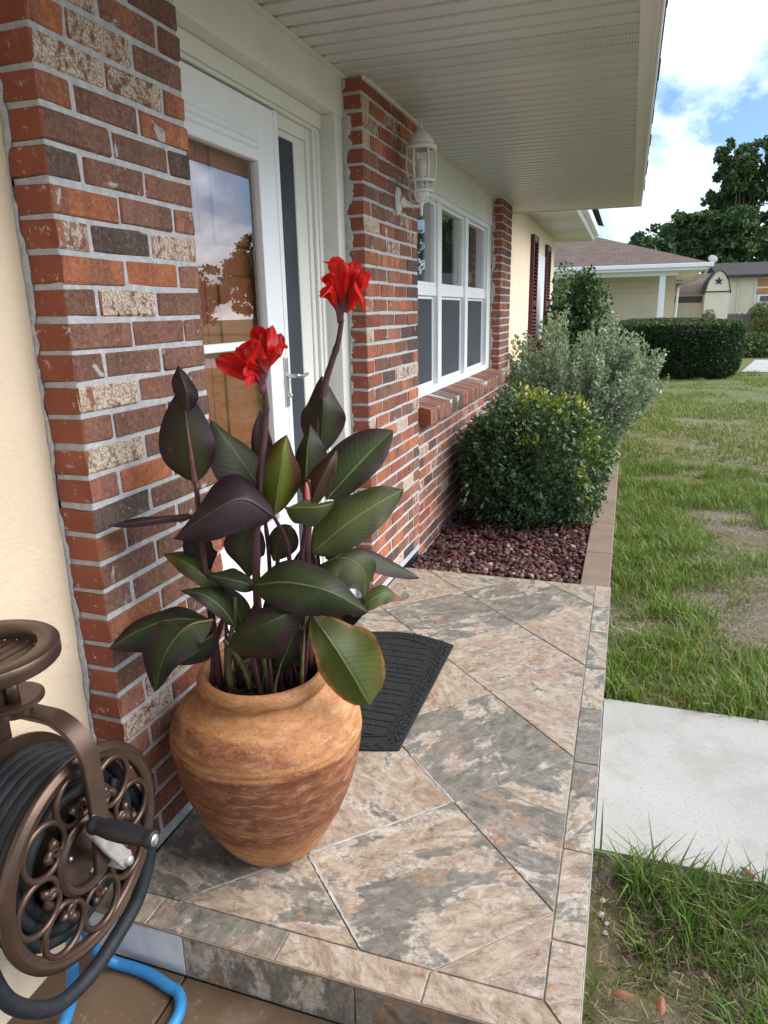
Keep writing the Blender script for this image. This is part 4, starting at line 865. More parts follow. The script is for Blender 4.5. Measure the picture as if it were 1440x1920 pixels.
# ------------------------------------------------------------------ canna in the pot
LEAVES=[
 ([(0.182, 0.132, 1.015), (0.185, 0.122, 1.086), (0.177, 0.129, 1.158), (0.16, 0.154, 1.236)],(0.109, 0.114, 1.119),(0.215, 0.174, 1.103),'dark',0.45),
 ([(0.192, 0.115, 1.182), (0.199, 0.107, 1.226), (0.186, 0.111, 1.26), (0.171, 0.126, 1.283)],(0.156, 0.117, 1.233),(0.208, 0.135, 1.22),'black',0.45),
 ([(0.292, 0.275, 0.941), (0.269, 0.238, 1.015), (0.23, 0.216, 1.093), (0.18, 0.222, 1.149)],(0.228, 0.17, 1.009),(0.265, 0.294, 1.033),'dusk',0.5),
 ([(0.334, 0.218, 0.924), (0.354, 0.206, 0.989), (0.366, 0.213, 1.058), (0.367, 0.248, 1.115)],(0.299, 0.232, 1.064),(0.381, 0.279, 1.006),'lime',0.55),
 ([(0.395, 0.356, 1.04), (0.413, 0.342, 1.107), (0.42, 0.346, 1.172), (0.403, 0.383, 1.24)],(0.349, 0.375, 1.156),(0.443, 0.429, 1.133),'plum',0.5),
 ([(0.382, 0.302, 0.947), (0.393, 0.286, 1.012), (0.399, 0.289, 1.077), (0.395, 0.321, 1.13)],(0.354, 0.309, 1.038),(0.426, 0.35, 1.049),'dusk',0.5),
 ([(0.407, 0.259, 0.929), (0.431, 0.261, 0.987), (0.451, 0.284, 1.035), (0.46, 0.323, 1.07)],(0.396, 0.287, 1.005),(0.465, 0.315, 1.022),'brown',0.55),
 ([(0.434, 0.309, 0.948), (0.478, 0.356, 1.003), (0.518, 0.425, 1.054), (0.551, 0.489, 1.092)],(0.435, 0.424, 1.078),(0.534, 0.365, 0.998),'green',0.45),
 ([(0.399, 0.289, 0.812), (0.464, 0.325, 0.87), (0.525, 0.395, 0.912), (0.581, 0.483, 0.94)],(0.448, 0.409, 0.938),(0.529, 0.339, 0.846),'olive',0.5),
 ([(0.392, 0.17, 0.959), (0.437, 0.161, 0.965), (0.475, 0.171, 0.967), (0.498, 0.207, 0.969)],(0.418, 0.242, 0.958),(0.446, 0.154, 0.925),'olive',0.45),
 ([(0.358, 0.174, 0.935), (0.319, 0.106, 0.992), (0.262, 0.051, 0.966), (0.17, 0.045, 0.905)],(0.296, 0.07, 0.91),(0.252, 0.183, 1.023),'black',0.45),
 ([(0.167, 0.135, 0.932), (0.118, 0.096, 0.935), (0.073, 0.047, 0.935), (0.027, 0.01, 0.934)],(0.108, 0.067, 0.925),(0.061, 0.132, 0.925),'black',0.5),
 ([(0.265, 0.248, 0.885), (0.244, 0.236, 0.838), (0.234, 0.23, 0.797), (0.236, 0.254, 0.74)],(0.209, 0.205, 0.866),(0.283, 0.258, 0.82),'plum',0.5),
 ([(0.177, 0.163, 0.882), (0.152, 0.161, 0.84), (0.152, 0.161, 0.806), (0.163, 0.179, 0.766)],(0.132, 0.138, 0.862),(0.198, 0.175, 0.84),'black',0.5),
 ([(0.328, 0.318, 0.869), (0.307, 0.317, 0.832), (0.294, 0.31, 0.804), (0.276, 0.311, 0.77)],(0.275, 0.311, 0.846),(0.337, 0.323, 0.804),'plum',0.5),
 ([(0.203, 0.155, 0.754), (0.175, 0.128, 0.793), (0.141, 0.109, 0.83), (0.087, 0.113, 0.84)],(0.165, 0.111, 0.775),(0.147, 0.17, 0.819),'tipburn',0.5),
 ([(0.29, 0.193, 0.746), (0.271, 0.159, 0.768), (0.239, 0.141, 0.781), (0.186, 0.134, 0.79)],(0.259, 0.141, 0.752),(0.236, 0.197, 0.784),'green',0.5),
 ([(0.301, 0.165, 0.763), (0.406, 0.132, 0.792), (0.507, 0.143, 0.775), (0.572, 0.214, 0.702)],(0.403, 0.199, 0.821),(0.411, 0.112, 0.729),'green',0.42),
 ([(0.401, 0.313, 0.767), (0.462, 0.324, 0.793), (0.511, 0.352, 0.752), (0.504, 0.371, 0.662)],(0.511, 0.386, 0.784),(0.474, 0.285, 0.716),'olive',0.5),
 ([(0.394, 0.378, 0.769), (0.468, 0.42, 0.769), (0.537, 0.481, 0.724), (0.604, 0.554, 0.667)],(0.48, 0.472, 0.765),(0.499, 0.414, 0.726),'plum',0.4),
 ([(0.486, 0.361, 0.628), (0.518, 0.379, 0.662), (0.549, 0.419, 0.672), (0.581, 0.472, 0.633)],(0.508, 0.419, 0.677),(0.533, 0.364, 0.644),'tipburn',0.45),
 ([(0.24, 0.153, 0.655), (0.229, 0.124, 0.711), (0.193, 0.104, 0.749), (0.138, 0.096, 0.756)],(0.208, 0.089, 0.726),(0.211, 0.183, 0.739),'green',0.5),
 ([(0.194, 0.127, 0.671), (0.13, 0.079, 0.69), (0.065, 0.032, 0.676), (0.004, -0.014, 0.639)],(0.097, 0.027, 0.606),(0.046, 0.112, 0.686),'green',0.5),
 ([(0.23, 0.079, 0.7), (0.208, 0.009, 0.711), (0.168, -0.025, 0.655), (0.121, -0.017, 0.545)],(0.091, -0.0, 0.659),(0.209, -0.002, 0.63),'green',0.5),
 ([(0.185, 0.145, 0.626), (0.162, 0.121, 0.612), (0.132, 0.104, 0.587), (0.096, 0.095, 0.558)],(0.119, 0.131, 0.631),(0.169, 0.125, 0.561),'green',0.5),
 ([(0.268, 0.077, 0.638), (0.335, 0.069, 0.687), (0.394, 0.091, 0.718), (0.444, 0.165, 0.73)],(0.308, 0.123, 0.707),(0.379, 0.094, 0.618),'plum',0.45),
 ([(0.441, 0.175, 0.698), (0.504, 0.142, 0.649), (0.549, 0.144, 0.576), (0.583, 0.175, 0.479)],(0.47, 0.122, 0.599),(0.583, 0.232, 0.617),'rimburn',0.5),
 ([(0.241, 0.315, 0.997), (0.241, 0.315, 1.038), (0.247, 0.318, 1.092), (0.25, 0.343, 1.156)],(0.237, 0.313, 1.093),(0.281, 0.337, 1.05),'black',0.4),
 ([(0.435, 0.378, 0.668), (0.397, 0.356, 0.619), (0.383, 0.349, 0.598), (0.366, 0.35, 0.564)],(0.373, 0.343, 0.637),(0.446, 0.384, 0.613),'green',0.5),
 ([(0.466, 0.373, 0.613), (0.482, 0.381, 0.634), (0.492, 0.387, 0.648), (0.501, 0.404, 0.661)],(0.457, 0.379, 0.64),(0.507, 0.384, 0.628),'olive',0.5),
 ([(0.271, 0.274, 0.593), (0.29, 0.285, 0.644), (0.307, 0.294, 0.694), (0.311, 0.308, 0.748)],(0.27, 0.274, 0.683),(0.337, 0.311, 0.683),'plum',0.5),
 ([(0.221, 0.223, 0.595), (0.218, 0.221, 0.64), (0.21, 0.216, 0.685), (0.19, 0.217, 0.726)],(0.191, 0.206, 0.658),(0.241, 0.234, 0.674),'green',0.5),
 ([(0.392, 0.331, 0.614), (0.412, 0.342, 0.665), (0.428, 0.362, 0.696), (0.447, 0.385, 0.719)],(0.391, 0.342, 0.692),(0.459, 0.357, 0.671),'green',0.5),
 ([(0.329, 0.341, 0.678), (0.337, 0.346, 0.723), (0.352, 0.354, 0.773), (0.368, 0.374, 0.819)],(0.318, 0.335, 0.762),(0.384, 0.372, 0.748),'black',0.5),
 ([(0.326, 0.202, 0.515), (0.355, 0.195, 0.575), (0.372, 0.205, 0.616), (0.383, 0.222, 0.653)],(0.324, 0.201, 0.597),(0.391, 0.227, 0.579),'green',0.5),
 ([(0.216, 0.209, 0.526), (0.243, 0.224, 0.575), (0.257, 0.232, 0.625), (0.254, 0.241, 0.68)],(0.221, 0.212, 0.608),(0.286, 0.248, 0.607),'plum',0.5),
 ([(0.364, 0.246, 0.506), (0.366, 0.213, 0.582), (0.388, 0.225, 0.63), (0.398, 0.254, 0.663)],(0.355, 0.23, 0.61),(0.407, 0.259, 0.588),'plum',0.5),
]
STEMS=[[(0.178, 0.164, 0.467), (0.181, 0.154, 0.635), (0.18, 0.142, 0.822), (0.184, 0.133, 1.015)],
 [(0.281, 0.199, 0.455), (0.293, 0.183, 0.68), (0.304, 0.178, 0.862), (0.309, 0.215, 1.01), (0.314, 0.241, 1.133), (0.319, 0.244, 1.183), (0.317, 0.242, 1.234)],
 [(0.37, 0.295, 0.471), (0.376, 0.299, 0.685), (0.39, 0.284, 0.877), (0.397, 0.334, 1.055), (0.415, 0.367, 1.208), (0.433, 0.377, 1.272), (0.449, 0.386, 1.321), (0.458, 0.391, 1.373)],
 [(0.162, 0.155, 0.472), (0.174, 0.162, 0.573), (0.198, 0.175, 0.657), (0.215, 0.185, 0.713)],
 [(0.217, 0.152, 0.48), (0.219, 0.153, 0.583), (0.238, 0.164, 0.667), (0.237, 0.174, 0.719)],
 [(0.315, 0.172, 0.462), (0.312, 0.171, 0.529), (0.312, 0.159, 0.6), (0.343, 0.143, 0.662)],
 [(0.338, 0.277, 0.439), (0.35, 0.284, 0.569), (0.366, 0.293, 0.657), (0.36, 0.29, 0.803)],
 [(0.316, 0.288, 0.425), (0.313, 0.298, 0.588), (0.294, 0.298, 0.765), (0.328, 0.318, 0.869)],
 [(0.372, 0.25, 0.466), (0.394, 0.24, 0.595), (0.431, 0.192, 0.686)],
 [(0.324, 0.212, 0.449), (0.332, 0.216, 0.539), (0.361, 0.221, 0.643), (0.381, 0.233, 0.712)],
 [(0.232, 0.252, 0.428), (0.256, 0.288, 0.585), (0.267, 0.306, 0.759), (0.25, 0.319, 0.983)],
 [(0.384, 0.315, 0.458), (0.395, 0.321, 0.588), (0.401, 0.313, 0.712), (0.403, 0.291, 0.806)],
 [(0.271, 0.159, 0.484), (0.264, 0.155, 0.527), (0.243, 0.143, 0.584), (0.223, 0.132, 0.622)],
 [(0.322, 0.246, 0.446), (0.344, 0.258, 0.654), (0.347, 0.259, 0.826), (0.334, 0.218, 0.924)],
 [(0.362, 0.268, 0.667), (0.376, 0.276, 0.809), (0.407, 0.259, 0.929), (0.419, 0.243, 1.01)]]
PETALS=[[[(0.314, 0.241, 1.23), (0.302, 0.177, 1.273), (0.262, 0.131, 1.297), 0.039], [(0.318, 0.243, 1.238), (0.317, 0.185, 1.273), (0.331, 0.136, 1.24), 0.034], [(0.321, 0.245, 1.25), (0.325, 0.178, 1.314), (0.32, 0.129, 1.32), 0.037], [(0.325, 0.247, 1.268), (0.32, 0.244, 1.328), (0.318, 0.209, 1.362), 0.034], [(0.328, 0.249, 1.268), (0.344, 0.258, 1.327), (0.379, 0.254, 1.316), 0.026], [(0.324, 0.247, 1.256), (0.351, 0.216, 1.318), (0.33, 0.25, 1.357), 0.031], [(0.322, 0.245, 1.25), (0.343, 0.166, 1.297), (0.333, 0.16, 1.332), 0.031], [(0.321, 0.268, 1.267), (0.335, 0.287, 1.308), (0.336, 0.311, 1.344), 0.021]],
 [[(0.455, 0.389, 1.383), (0.45, 0.341, 1.437), (0.446, 0.293, 1.433), 0.029], [(0.457, 0.391, 1.389), (0.451, 0.353, 1.467), (0.445, 0.315, 1.466), 0.034], [(0.459, 0.391, 1.395), (0.459, 0.369, 1.491), (0.445, 0.372, 1.512), 0.031], [(0.463, 0.394, 1.395), (0.48, 0.392, 1.479), (0.469, 0.443, 1.506), 0.029], [(0.466, 0.396, 1.389), (0.506, 0.384, 1.466), (0.532, 0.398, 1.472), 0.037], [(0.469, 0.397, 1.385), (0.509, 0.374, 1.436), (0.528, 0.339, 1.411), 0.031], [(0.464, 0.395, 1.395), (0.481, 0.427, 1.481), (0.502, 0.462, 1.457), 0.034], [(0.46, 0.392, 1.395), (0.482, 0.336, 1.465), (0.489, 0.305, 1.498), 0.021]]]
canna = thing('canna_plant', 'tall red flowering canna with dark bronze leaves growing in the terracotta pot', 'plant', (PC[0], PC[1], 0.46))
def leaf_mesh(mid, eL, eR, t0, seed, nt=26, ns=14, ruffle=0.0, blunt=0.62, name='leaf', cup=0.12, wide=1.04, tipx=0.72):
    rr = random.Random(seed); C_ = spline(mid, nt); M0 = C_[int(round(t0*nt))]; VL = Vector(eL)-M0; VR = Vector(eR)-M0
    def w(t): return (max(t, 0)**blunt*(1-t)**tipx)/((t0**blunt)*(1-t0)**tipx) if 0 < t < 1 else 0
    wm = max(w(k/nt) for k in range(nt+1)); p1, p2 = rr.random()*6, rr.random()*6
    V, F_, UV = [], [], []
    T0 = (C_[-1]-C_[0]).normalized()
    for k in range(nt+1):
        t = k/nt; ww = max(w(t)/max(wm, 1), 0.012 if t < 0.5 else 0.0)
        T = (C_[min(k+1, nt)]-C_[max(k-1, 0)]).normalized()
        for j in range(ns+1):
            s = -1+2*j/ns; D = (VL if s < 0 else VR)*wide
            D = D-T*(D.dot(T)*0.75-D.dot(T0)*0.0)
            N_ = T.cross(VR-VL).normalized(); a = abs(s)
            p = C_[k]+D*(a*ww)+N_*(cup*D.length*ww*(a*a-a)*2.0)
            p += N_*(0.10*D.length*ww*a**2*math.sin(t*9+p1+(1.7 if s < 0 else 0)))
            if ruffle: p += N_*(ruffle*D.length*a**2*math.sin(t*17+p2+s*2))
            p += T*(-0.06*D.length*ww*a*a)
            V.append(p); UV.append((0.5+s/2, t))
    for k in range(nt):
        for j in range(ns): i = k*(ns+1)+j; F_.append((i, i+1, i+ns+2, i+ns+1))
    me = bpy.data.meshes.new(name); me.from_pydata([tuple(v) for v in V], [], F_)
    ul = me.uv_layers.new(name='UV'); li = np.zeros(len(me.loops), np.int32); me.loops.foreach_get('vertex_index', li)
    ul.data.foreach_set('uv', np.array(UV, np.float32)[li].ravel())
    for p in me.polygons: p.use_smooth = True
    return me
def place(o): o.location = (-PC[0], -PC[1], -0.46); return o
for i, (mid, eL, eR, st, t0) in enumerate(LEAVES):
    me = leaf_mesh(mid, eL, eR, t0, 100+i, ruffle=0.06 if st in ('rimburn', 'tipburn', 'olive') else 0.025, blunt=0.78 if st == 'rimburn' else 0.70, tipx=0.45 if st == 'rimburn' else 0.90)
    me.materials.append(LM[st]); o = place(link('leaf', me, canna))
    C_ = spline(mid, 16); rib = MB().tube([p_+Vector((0, 0, -0.001)) for p_ in C_[:14]], [(0.0036 if i else 0.0062)*(1-k/14.5)+0.0004 for k in range(14)], 6).build('midrib', M_BRACT if i == 0 else M_STEM if st in ('dark', 'black', 'plum', 'brown') else M_STEMG, o, smooth=True)
for i, pts in enumerate(STEMS):
    main = i < 3; C_ = spline(pts, 30)
    rad = [(0.0115-0.0055*k/30) if main else (0.0085-0.004*k/30) for k in range(31)]
    for k in (9, 17, 24):
        rad[k] *= 1.22
    place(MB().tube(C_, rad, 10).build('stem', M_STEM if (main or i in (7, 10, 14)) else (M_STEMG if i in (4, 5, 12) else M_STEM), canna, smooth=True))
# sheaths at the foot of the stalks
rs = random.Random(8)
for (bx, by) in ((0.20, 0.16), (0.215, 0.20), (0.305, 0.15), (0.33, 0.16), (0.34, 0.24), (0.36, 0.26), (0.38, 0.22), (0.30, 0.30), (0.36, 0.30), (0.26, 0.27)):
    for q in range(3):
        a = rs.random()*6.28; ln = rs.uniform(0.10, 0.24); C_ = spline([(bx, by, 0.455), (bx+0.012*math.cos(a), by+0.012*math.sin(a), 0.455+ln*0.5), (bx+0.03*math.cos(a), by+0.03*math.sin(a), 0.455+ln)], 10)
        place(MB().tube(C_, [0.009*(1-0.75*k/10) for k in range(11)], 7, flat=0.6).build('sheath', rs.choice((M_STEM, M_STEM, M_STEMG)), canna, smooth=True))
for fi, fl in enumerate(PETALS):
    base = Vector(fl[0][0])
    fo = place(MB().tube(spline([base+Vector((0, 0, -0.02)), base+Vector((0.0, 0.0, 0.03)), base+Vector((0.003, 0.0, 0.075))], 10), [0.008, 0.009, 0.010, 0.011, 0.011, 0.010, 0.009, 0.008, 0.006, 0.004, 0.002], 8).build('flower', M_BRACT, canna, smooth=True))
    for pi, (b_, m_, t_, w_) in enumerate(fl):
        b_, m_, t_ = Vector(b_), Vector(m_), Vector(t_); d = (t_-b_).normalized(); rr = random.Random(fi*50+pi)
        view = Vector((0.45, -0.85, 0.15)); side = d.cross(view).normalized(); side = (side+view*rr.uniform(-0.35, 0.35)).normalized()
        mid = [b_, b_.lerp(m_, 0.6), m_, t_]; Cm = spline(mid, 26)[int(0.68*26)]
        for lay in range(2):
            if lay:
                t2 = t_+side*w_*rr.uniform(-0.9, 0.9)+view*rr.uniform(-0.02, 0.03)+d*rr.uniform(-0.018, 0.006); m2 = m_+side*w_*rr.uniform(-0.4, 0.4)+view*rr.uniform(-0.012, 0.02)
                mid = [b_, b_.lerp(m2, 0.6), m2, t2]; Cm = spline(mid, 26)[int(0.68*26)]; side = (side+view*rr.choice((-0.8, 0.8))).normalized()
            wf_ = 0.70 if lay == 0 else 0.48
            me = leaf_mesh(mid, Cm-side*w_*wf_, Cm+side*w_*wf_, 0.68, fi*50+pi+lay*25, 26, 14, ruffle=0.15, blunt=0.95, name='petal', cup=-0.30 if lay == 0 else 0.35, tipx=0.40, wide=1.0)
            me.materials.append(M_PETAL); link('petal', me, fo)
        if pi % 2 == 0:
            MB().tube(spline([b_, b_.lerp(m_, 0.55)+view*0.004, m_.lerp(t_, 0.15)+view*0.010], 8), [0.006, 0.007, 0.0065, 0.006, 0.005, 0.004, 0.003, 0.002, 0.001], 6, flat=0.5).build('sepal', M_BRACT, fo, smooth=True)
    vw = Vector((0.47, -0.86, 0.10)); axs = Vector((fl[3][2]))-base; axs.normalize(); sdv = axs.cross(vw).normalized()
    for k in range(7):
        q = (k-3)/3.0; tip_ = base+axs*(0.085+0.02*math.cos(q*2))+sdv*(0.034*q)+vw*(0.020+0.006*math.cos(q*3)); b2 = base-axs*0.018
        MB().tube(spline([b2, b2.lerp(tip_, 0.5)+vw*0.006-sdv*q*0.006, tip_], 10), [0.0035, 0.0042, 0.0045, 0.0045, 0.0042, 0.0040, 0.0036, 0.0030, 0.0022, 0.0014, 0.0006], 6, flat=0.6).build('sepal', M_BRACT, fo, smooth=True)
    for k in range(5):
        a = k*1.3; st_ = MB().tube(spline([base, base+Vector((0.012*math.cos(a), 0.012*math.sin(a), 0.03)), base+Vector((0.022*math.cos(a), 0.022*math.sin(a), 0.06+0.012*k))], 8), [0.004, 0.006, 0.0065, 0.006, 0.005, 0.004, 0.003, 0.002, 0.001], 6).build('bud', M_BRACT, fo, smooth=True)
place(MB().tube(spline([(0.415, 0.235, 0.905), (0.417, 0.235, 0.955), (0.415, 0.238, 1.005)], 8), [0.003, 0.0045, 0.007, 0.0075, 0.007, 0.0065, 0.006, 0.005, 0.002], 8).build('bud', flat_mat('pink_bud', (0.45, 0.12, 0.10), 0.5), canna, smooth=True))
# ------------------------------------------------------------------ hose reel on the stucco wall
reel = thing('hose_reel', 'bronze wall mounted hose reel with scrollwork wheel and black crank', 'hose reel', (-0.097, -0.292, 0.33))
RX, RY, RZ, RR = 0.130, -0.292, 0.331, 0.2205
def ringprof(rc, rw, dx): return [(rc-rw, -dx), (rc-rw, dx*0.4), (rc-rw*0.55, dx), (rc-rw*0.15, dx*0.75), (rc, dx*1.25), (rc+rw*0.35, dx*1.15), (rc+rw*0.6, dx*0.5), (rc+rw, dx*0.3), (rc+rw, -dx), (rc-rw, -dx)]
wheel = sub(reel, 'wheel', M_BRONZE, MB().lathe(ringprof(RR-0.016, 0.016, 0.008), (RX, RY, RZ), 96, 'x'), smooth=True)
MB().lathe(ringprof(0.074, 0.011, 0.008), (RX, RY, RZ), 64, 'x').build('hub_ring', M_BRONZE, wheel, smooth=True)
MB().lathe([(0.0, -0.004), (0.064, -0.004), (0.064, 0.001), (0.0, 0.001)], (RX-0.004, RY, RZ), 48, 'x').build('hub_plate', M_BRONZE, wheel)
def cscroll(sg):
    n = 90; half = []
    for side in (1, -1):
        p = Vector((0, 0)); a = 0.0; P = [p.copy()]; L = 0.215; ds = L/n
        for k in range(n):
            u = k/n; kap = 1/0.053 if u < 0.52 else 1/(0.053-0.038*min(1, (u-0.52)/0.26))
            a += side*kap*ds; p = p+Vector((math.cos(a), math.sin(a)))*ds*side; P.append(p.copy())
        half.append(P)
    return list(reversed(half[1]))[:-1]+half[0]
base_sc = cscroll(1)
for k in range(8):
    a = k*math.pi/4+0.09; rc = 0.1905; ca, sa = math.cos(a), math.sin(a); P = []
    for q in base_sc[::4]:
        lx, lr = q.x, q.y        # tangential, towards the hub
        r_ = rc-lr; P.append((RX+0.001, RY+r_*ca-lx*sa, RZ+r_*sa+lx*ca))
    n_ = len(P); rad = [0.0072*(0.75+0.25*math.sin(math.pi*i/(n_-1))) for i in range(n_)]; rad[0] = rad[-1] = 0.0105; rad[1] = rad[-2] = 0.0095
    MB().tube(P, rad, 8).build('scroll', M_BRONZE, wheel, smooth=True)
for k in range(3):
    a = k*2.1+0.6; MB().lathe([(0.0, 0.007), (0.004, 0.006), (0.006, 0.002), (0.006, 0)], (RX-0.003, RY+0.05*math.cos(a), RZ+0.05*math.sin(a)), 10, 'x').build('screw', M_SILVER, wheel, smooth=True)
sub(reel, 'back_flange', M_BRONZE, MB().lathe([(0.05, 0), (0.21, 0), (0.21, 0.006), (0.05, 0.006), (0.05, 0)], (-0.065, RY, RZ), 64, 'x'))
sub(reel, 'drum', M_BRONZE, MB().lathe([(0.10, -0.066), (0.10, 0.118)], (0, RY, RZ), 40, 'x'), smooth=True)
arc = [(-0.095, RY, 0.640), (-0.02, RY, 0.642), (0.05, RY, 0.640)] + [(0.075+0.095*math.sin(t_), RY, 0.545+0.095*math.cos(t_)) for t_ in np.linspace(0, math.pi/2, 9)[1:]] + [(0.172, RY, 0.48), (0.170, RY, 0.40), (0.165, RY, 0.33), (0.160, RY, 0.300)]
sub(reel, 'support_arm', M_BRONZE, MB().strap(spline(arc, 60), 0.046, 0.011, (0, 1, 0)), bevel=0.002)
sub(reel, 'wall_plate', M_BRONZE, MB().box(-0.0968, -0.086, RY-0.06, RY+0.06, 0.28, 0.70), bevel=0.003)
crank = sub(reel, 'crank_arm', M_ALU, MB().strap([(0.183, -0.246, 0.284), (0.184, -0.29, 0.36), (0.185, -0.325, 0.430), (0.185, -0.331, 0.446)], 0.034, 0.011, (0, 0.85, 0.5)), bevel=0.004, seg=2)
MB().lathe([(0.0, 0.012), (0.008, 0.011), (0.011, 0.007), (0.011, 0.0)], (0.188, -0.250, 0.291), 14, 'x').build('bolt', M_ALU, crank, smooth=True)
MB().lathe([(0.0, -0.06), (0.020, -0.06), (0.020, 0.0), (0.0, 0.0)], (0.184, -0.250, 0.291), 20, 'x').build('axle', M_ALU, crank, smooth=True)
gp = [(0.0, 0.0), (0.0155, 0.0), (0.0175, 0.004), (0.0175, 0.012), (0.0150, 0.015), (0.0165, 0.022), (0.0195, 0.045), (0.0200, 0.07), (0.0185, 0.10), (0.0160, 0.122), (0.0150, 0.128), (0.0175, 0.131), (0.0180, 0.140), (0.0165, 0.144), (0.012, 0.1445)]
grip = sub(reel, 'handle', M_GRIP, MB().lathe(gp, (0.188, -0.331, 0.442), 24, 'x'), smooth=True)
MB().lathe([(0.0, 0.1485), (0.006, 0.148), (0.0115, 0.1455), (0.012, 0.143)], (0.188, -0.331, 0.442), 20, 'x').build('end_cap', M_SILVER, grip, smooth=True)
# tray above the reel
TCX, TCY, TZ = 0.038, -0.372, 0.812
ty = sub(reel, 'tray', M_BRONZE, MB().lathe([(0.092, -0.020), (0.092, 0.0), (0.094, 0.002), (0.128, 0.003), (0.131, 0.0), (0.131, -0.024), (0.128, -0.027), (0.110, -0.027), (0.094, -0.024), (0.092, -0.020)], (TCX, TCY, TZ), 64), smooth=True)
for k in range(-3, 4):
    xx = k*0.022; hh = math.sqrt(max(0, 0.093**2-xx*xx)); MB().box(TCX+xx-0.008, TCX+xx+0.008, TCY-hh, TCY+hh, TZ-0.026, TZ-0.021).build('tray_bar', M_BRONZE, ty)
sub(reel, 'swivel_plate', M_BRONZE, MB().lathe([(0.0, 0.0), (0.056, 0.0), (0.062, 0.004), (0.062, 0.010), (0.056, 0.013), (0.0, 0.013)], (0.020, -0.315, 0.672), 40), smooth=False)
sub(reel, 'column', M_BRONZE, MB().lathe([(0.030, 0.642), (0.030, 0.672)], (0.020, -0.305, 0), 24).lathe([(0.026, 0.685), (0.028, 0.70), (0.028, 0.745), (0.034, 0.790)], (0.010, -0.335, 0), 24).tube([(0.047, -0.330, 0.684), (0.047, -0.332, 0.735)], 0.012, 14), smooth=True)
sub(reel, 'pad', M_HOSE, MB().lathe([(0.0, 0.012), (0.020, 0.011), (0.027, 0.006), (0.027, 0.0), (0.0, -0.002)], (0.045, -0.335, 0.735), 24).lathe([(0.0, 0.012), (0.024, 0.011), (0.031, 0.006), (0.031, 0.0), (0.0, -0.002)], (0.010, -0.375, 0.728), 24), smooth=True)
# hoses
bh = thing('garden_hose', 'black rubber garden hose wound on the reel with a hanging loop', 'hose', (0.03, -0.292, 0.13))
pts = []; layers = [(0.125, 8), (0.153, 7), (0.180, 6)]
for li, (rad_, turns) in enumerate(layers):
    n = turns*30
    for k in range(n):
        u = k/n; xx = -0.050+0.150*(u if li % 2 == 0 else 1-u); a = -2*math.pi*k/30+li*0.5
        pts.append((xx, RY+(rad_+0.004*math.sin(k*0.37))*math.cos(a), RZ+(rad_+0.004*math.sin(k*0.23))*math.sin(a)))
sub(bh, 'coil', M_HOSE, MB().tube(pts, 0.0142, 8), smooth=True)
loop = [(0.085, -0.105, 0.345), (0.105, -0.083, 0.26), (0.112, -0.090, 0.17), (0.112, -0.145, 0.085), (0.110, -0.225, 0.048), (0.108, -0.320, 0.030), (0.106, -0.415, 0.055), (0.10, -0.495, 0.15), (0.09, -0.520, 0.26), (0.07, -0.50, 0.36)]
sub(bh, 'hanging_loop', M_HOSE, MB().tube(spline(loop, 70), 0.0165, 12), smooth=True)
bl = thing('leader_hose', 'bright blue hose curving over the brown walk below the reel', 'hose', (0.05, -0.25, -0.12))
p1_ = [(0.055, -0.275, 0.20), (0.050, -0.290, 0.12), (0.045, -0.300, 0.02), (0.042, -0.315, -0.06), (0.040, -0.37, -0.108), (0.035, -0.52, -0.106), (0.03, -0.9, -0.106)]
sub(bl, 'hose_run', M_BLUE, MB().tube(spline(p1_, 60), 0.0132, 12), smooth=True)
p2_ = [(0.052, -0.262, 0.16), (0.030, -0.235, 0.05), (0.020, -0.205, -0.05), (0.045, -0.182, -0.098), (0.095, -0.176, -0.106), (0.150, -0.180, -0.106), (0.200, -0.192, -0.106), (0.235, -0.200, -0.106), (0.262, -0.235, -0.106), (0.268, -0.29, -0.106), (0.262, -0.42, -0.106), (0.25, -0.8, -0.106)]
sub(bl, 'hose_run', M_BLUE, MB().tube(spline(p2_, 80), 0.0132, 12), smooth=True)
# ------------------------------------------------------------------ planting bed
curb = thing('planter_curb', 'brown painted concrete curb along the planting bed', 'curb', (1.035, 4.3, -0.14))
yy = [2.376, 2.98, 3.62, 4.26, 4.90, 5.54, 6.18]
for a, b in zip(yy[:-1], yy[1:]): sub(curb, 'block', M_CURB, MB().box(0.958, 1.110, a+0.002, b-0.002, -0.25, -0.020), bevel=0.006, seg=2)
bx, by = np.meshgrid(np.linspace(-0.002, 0.962, 40), np.linspace(2.370, 7.5, 160)); bz = -0.075+0.03*vnoise(bx, by, 7, 2)
ii = np.arange(159)[:, None]*40+np.arange(39)[None, :]
struct(link('planting_bed', np_mesh('planting_bed', np.stack([bx, by, bz], -1).reshape(-1, 3), np.stack([ii, ii+1, ii+41, ii+40], -1).reshape(-1, 4), flat_mat('bed_soil', (0.045, 0.022, 0.018), 0.95, 0.4, 40, 0.8, 80))))
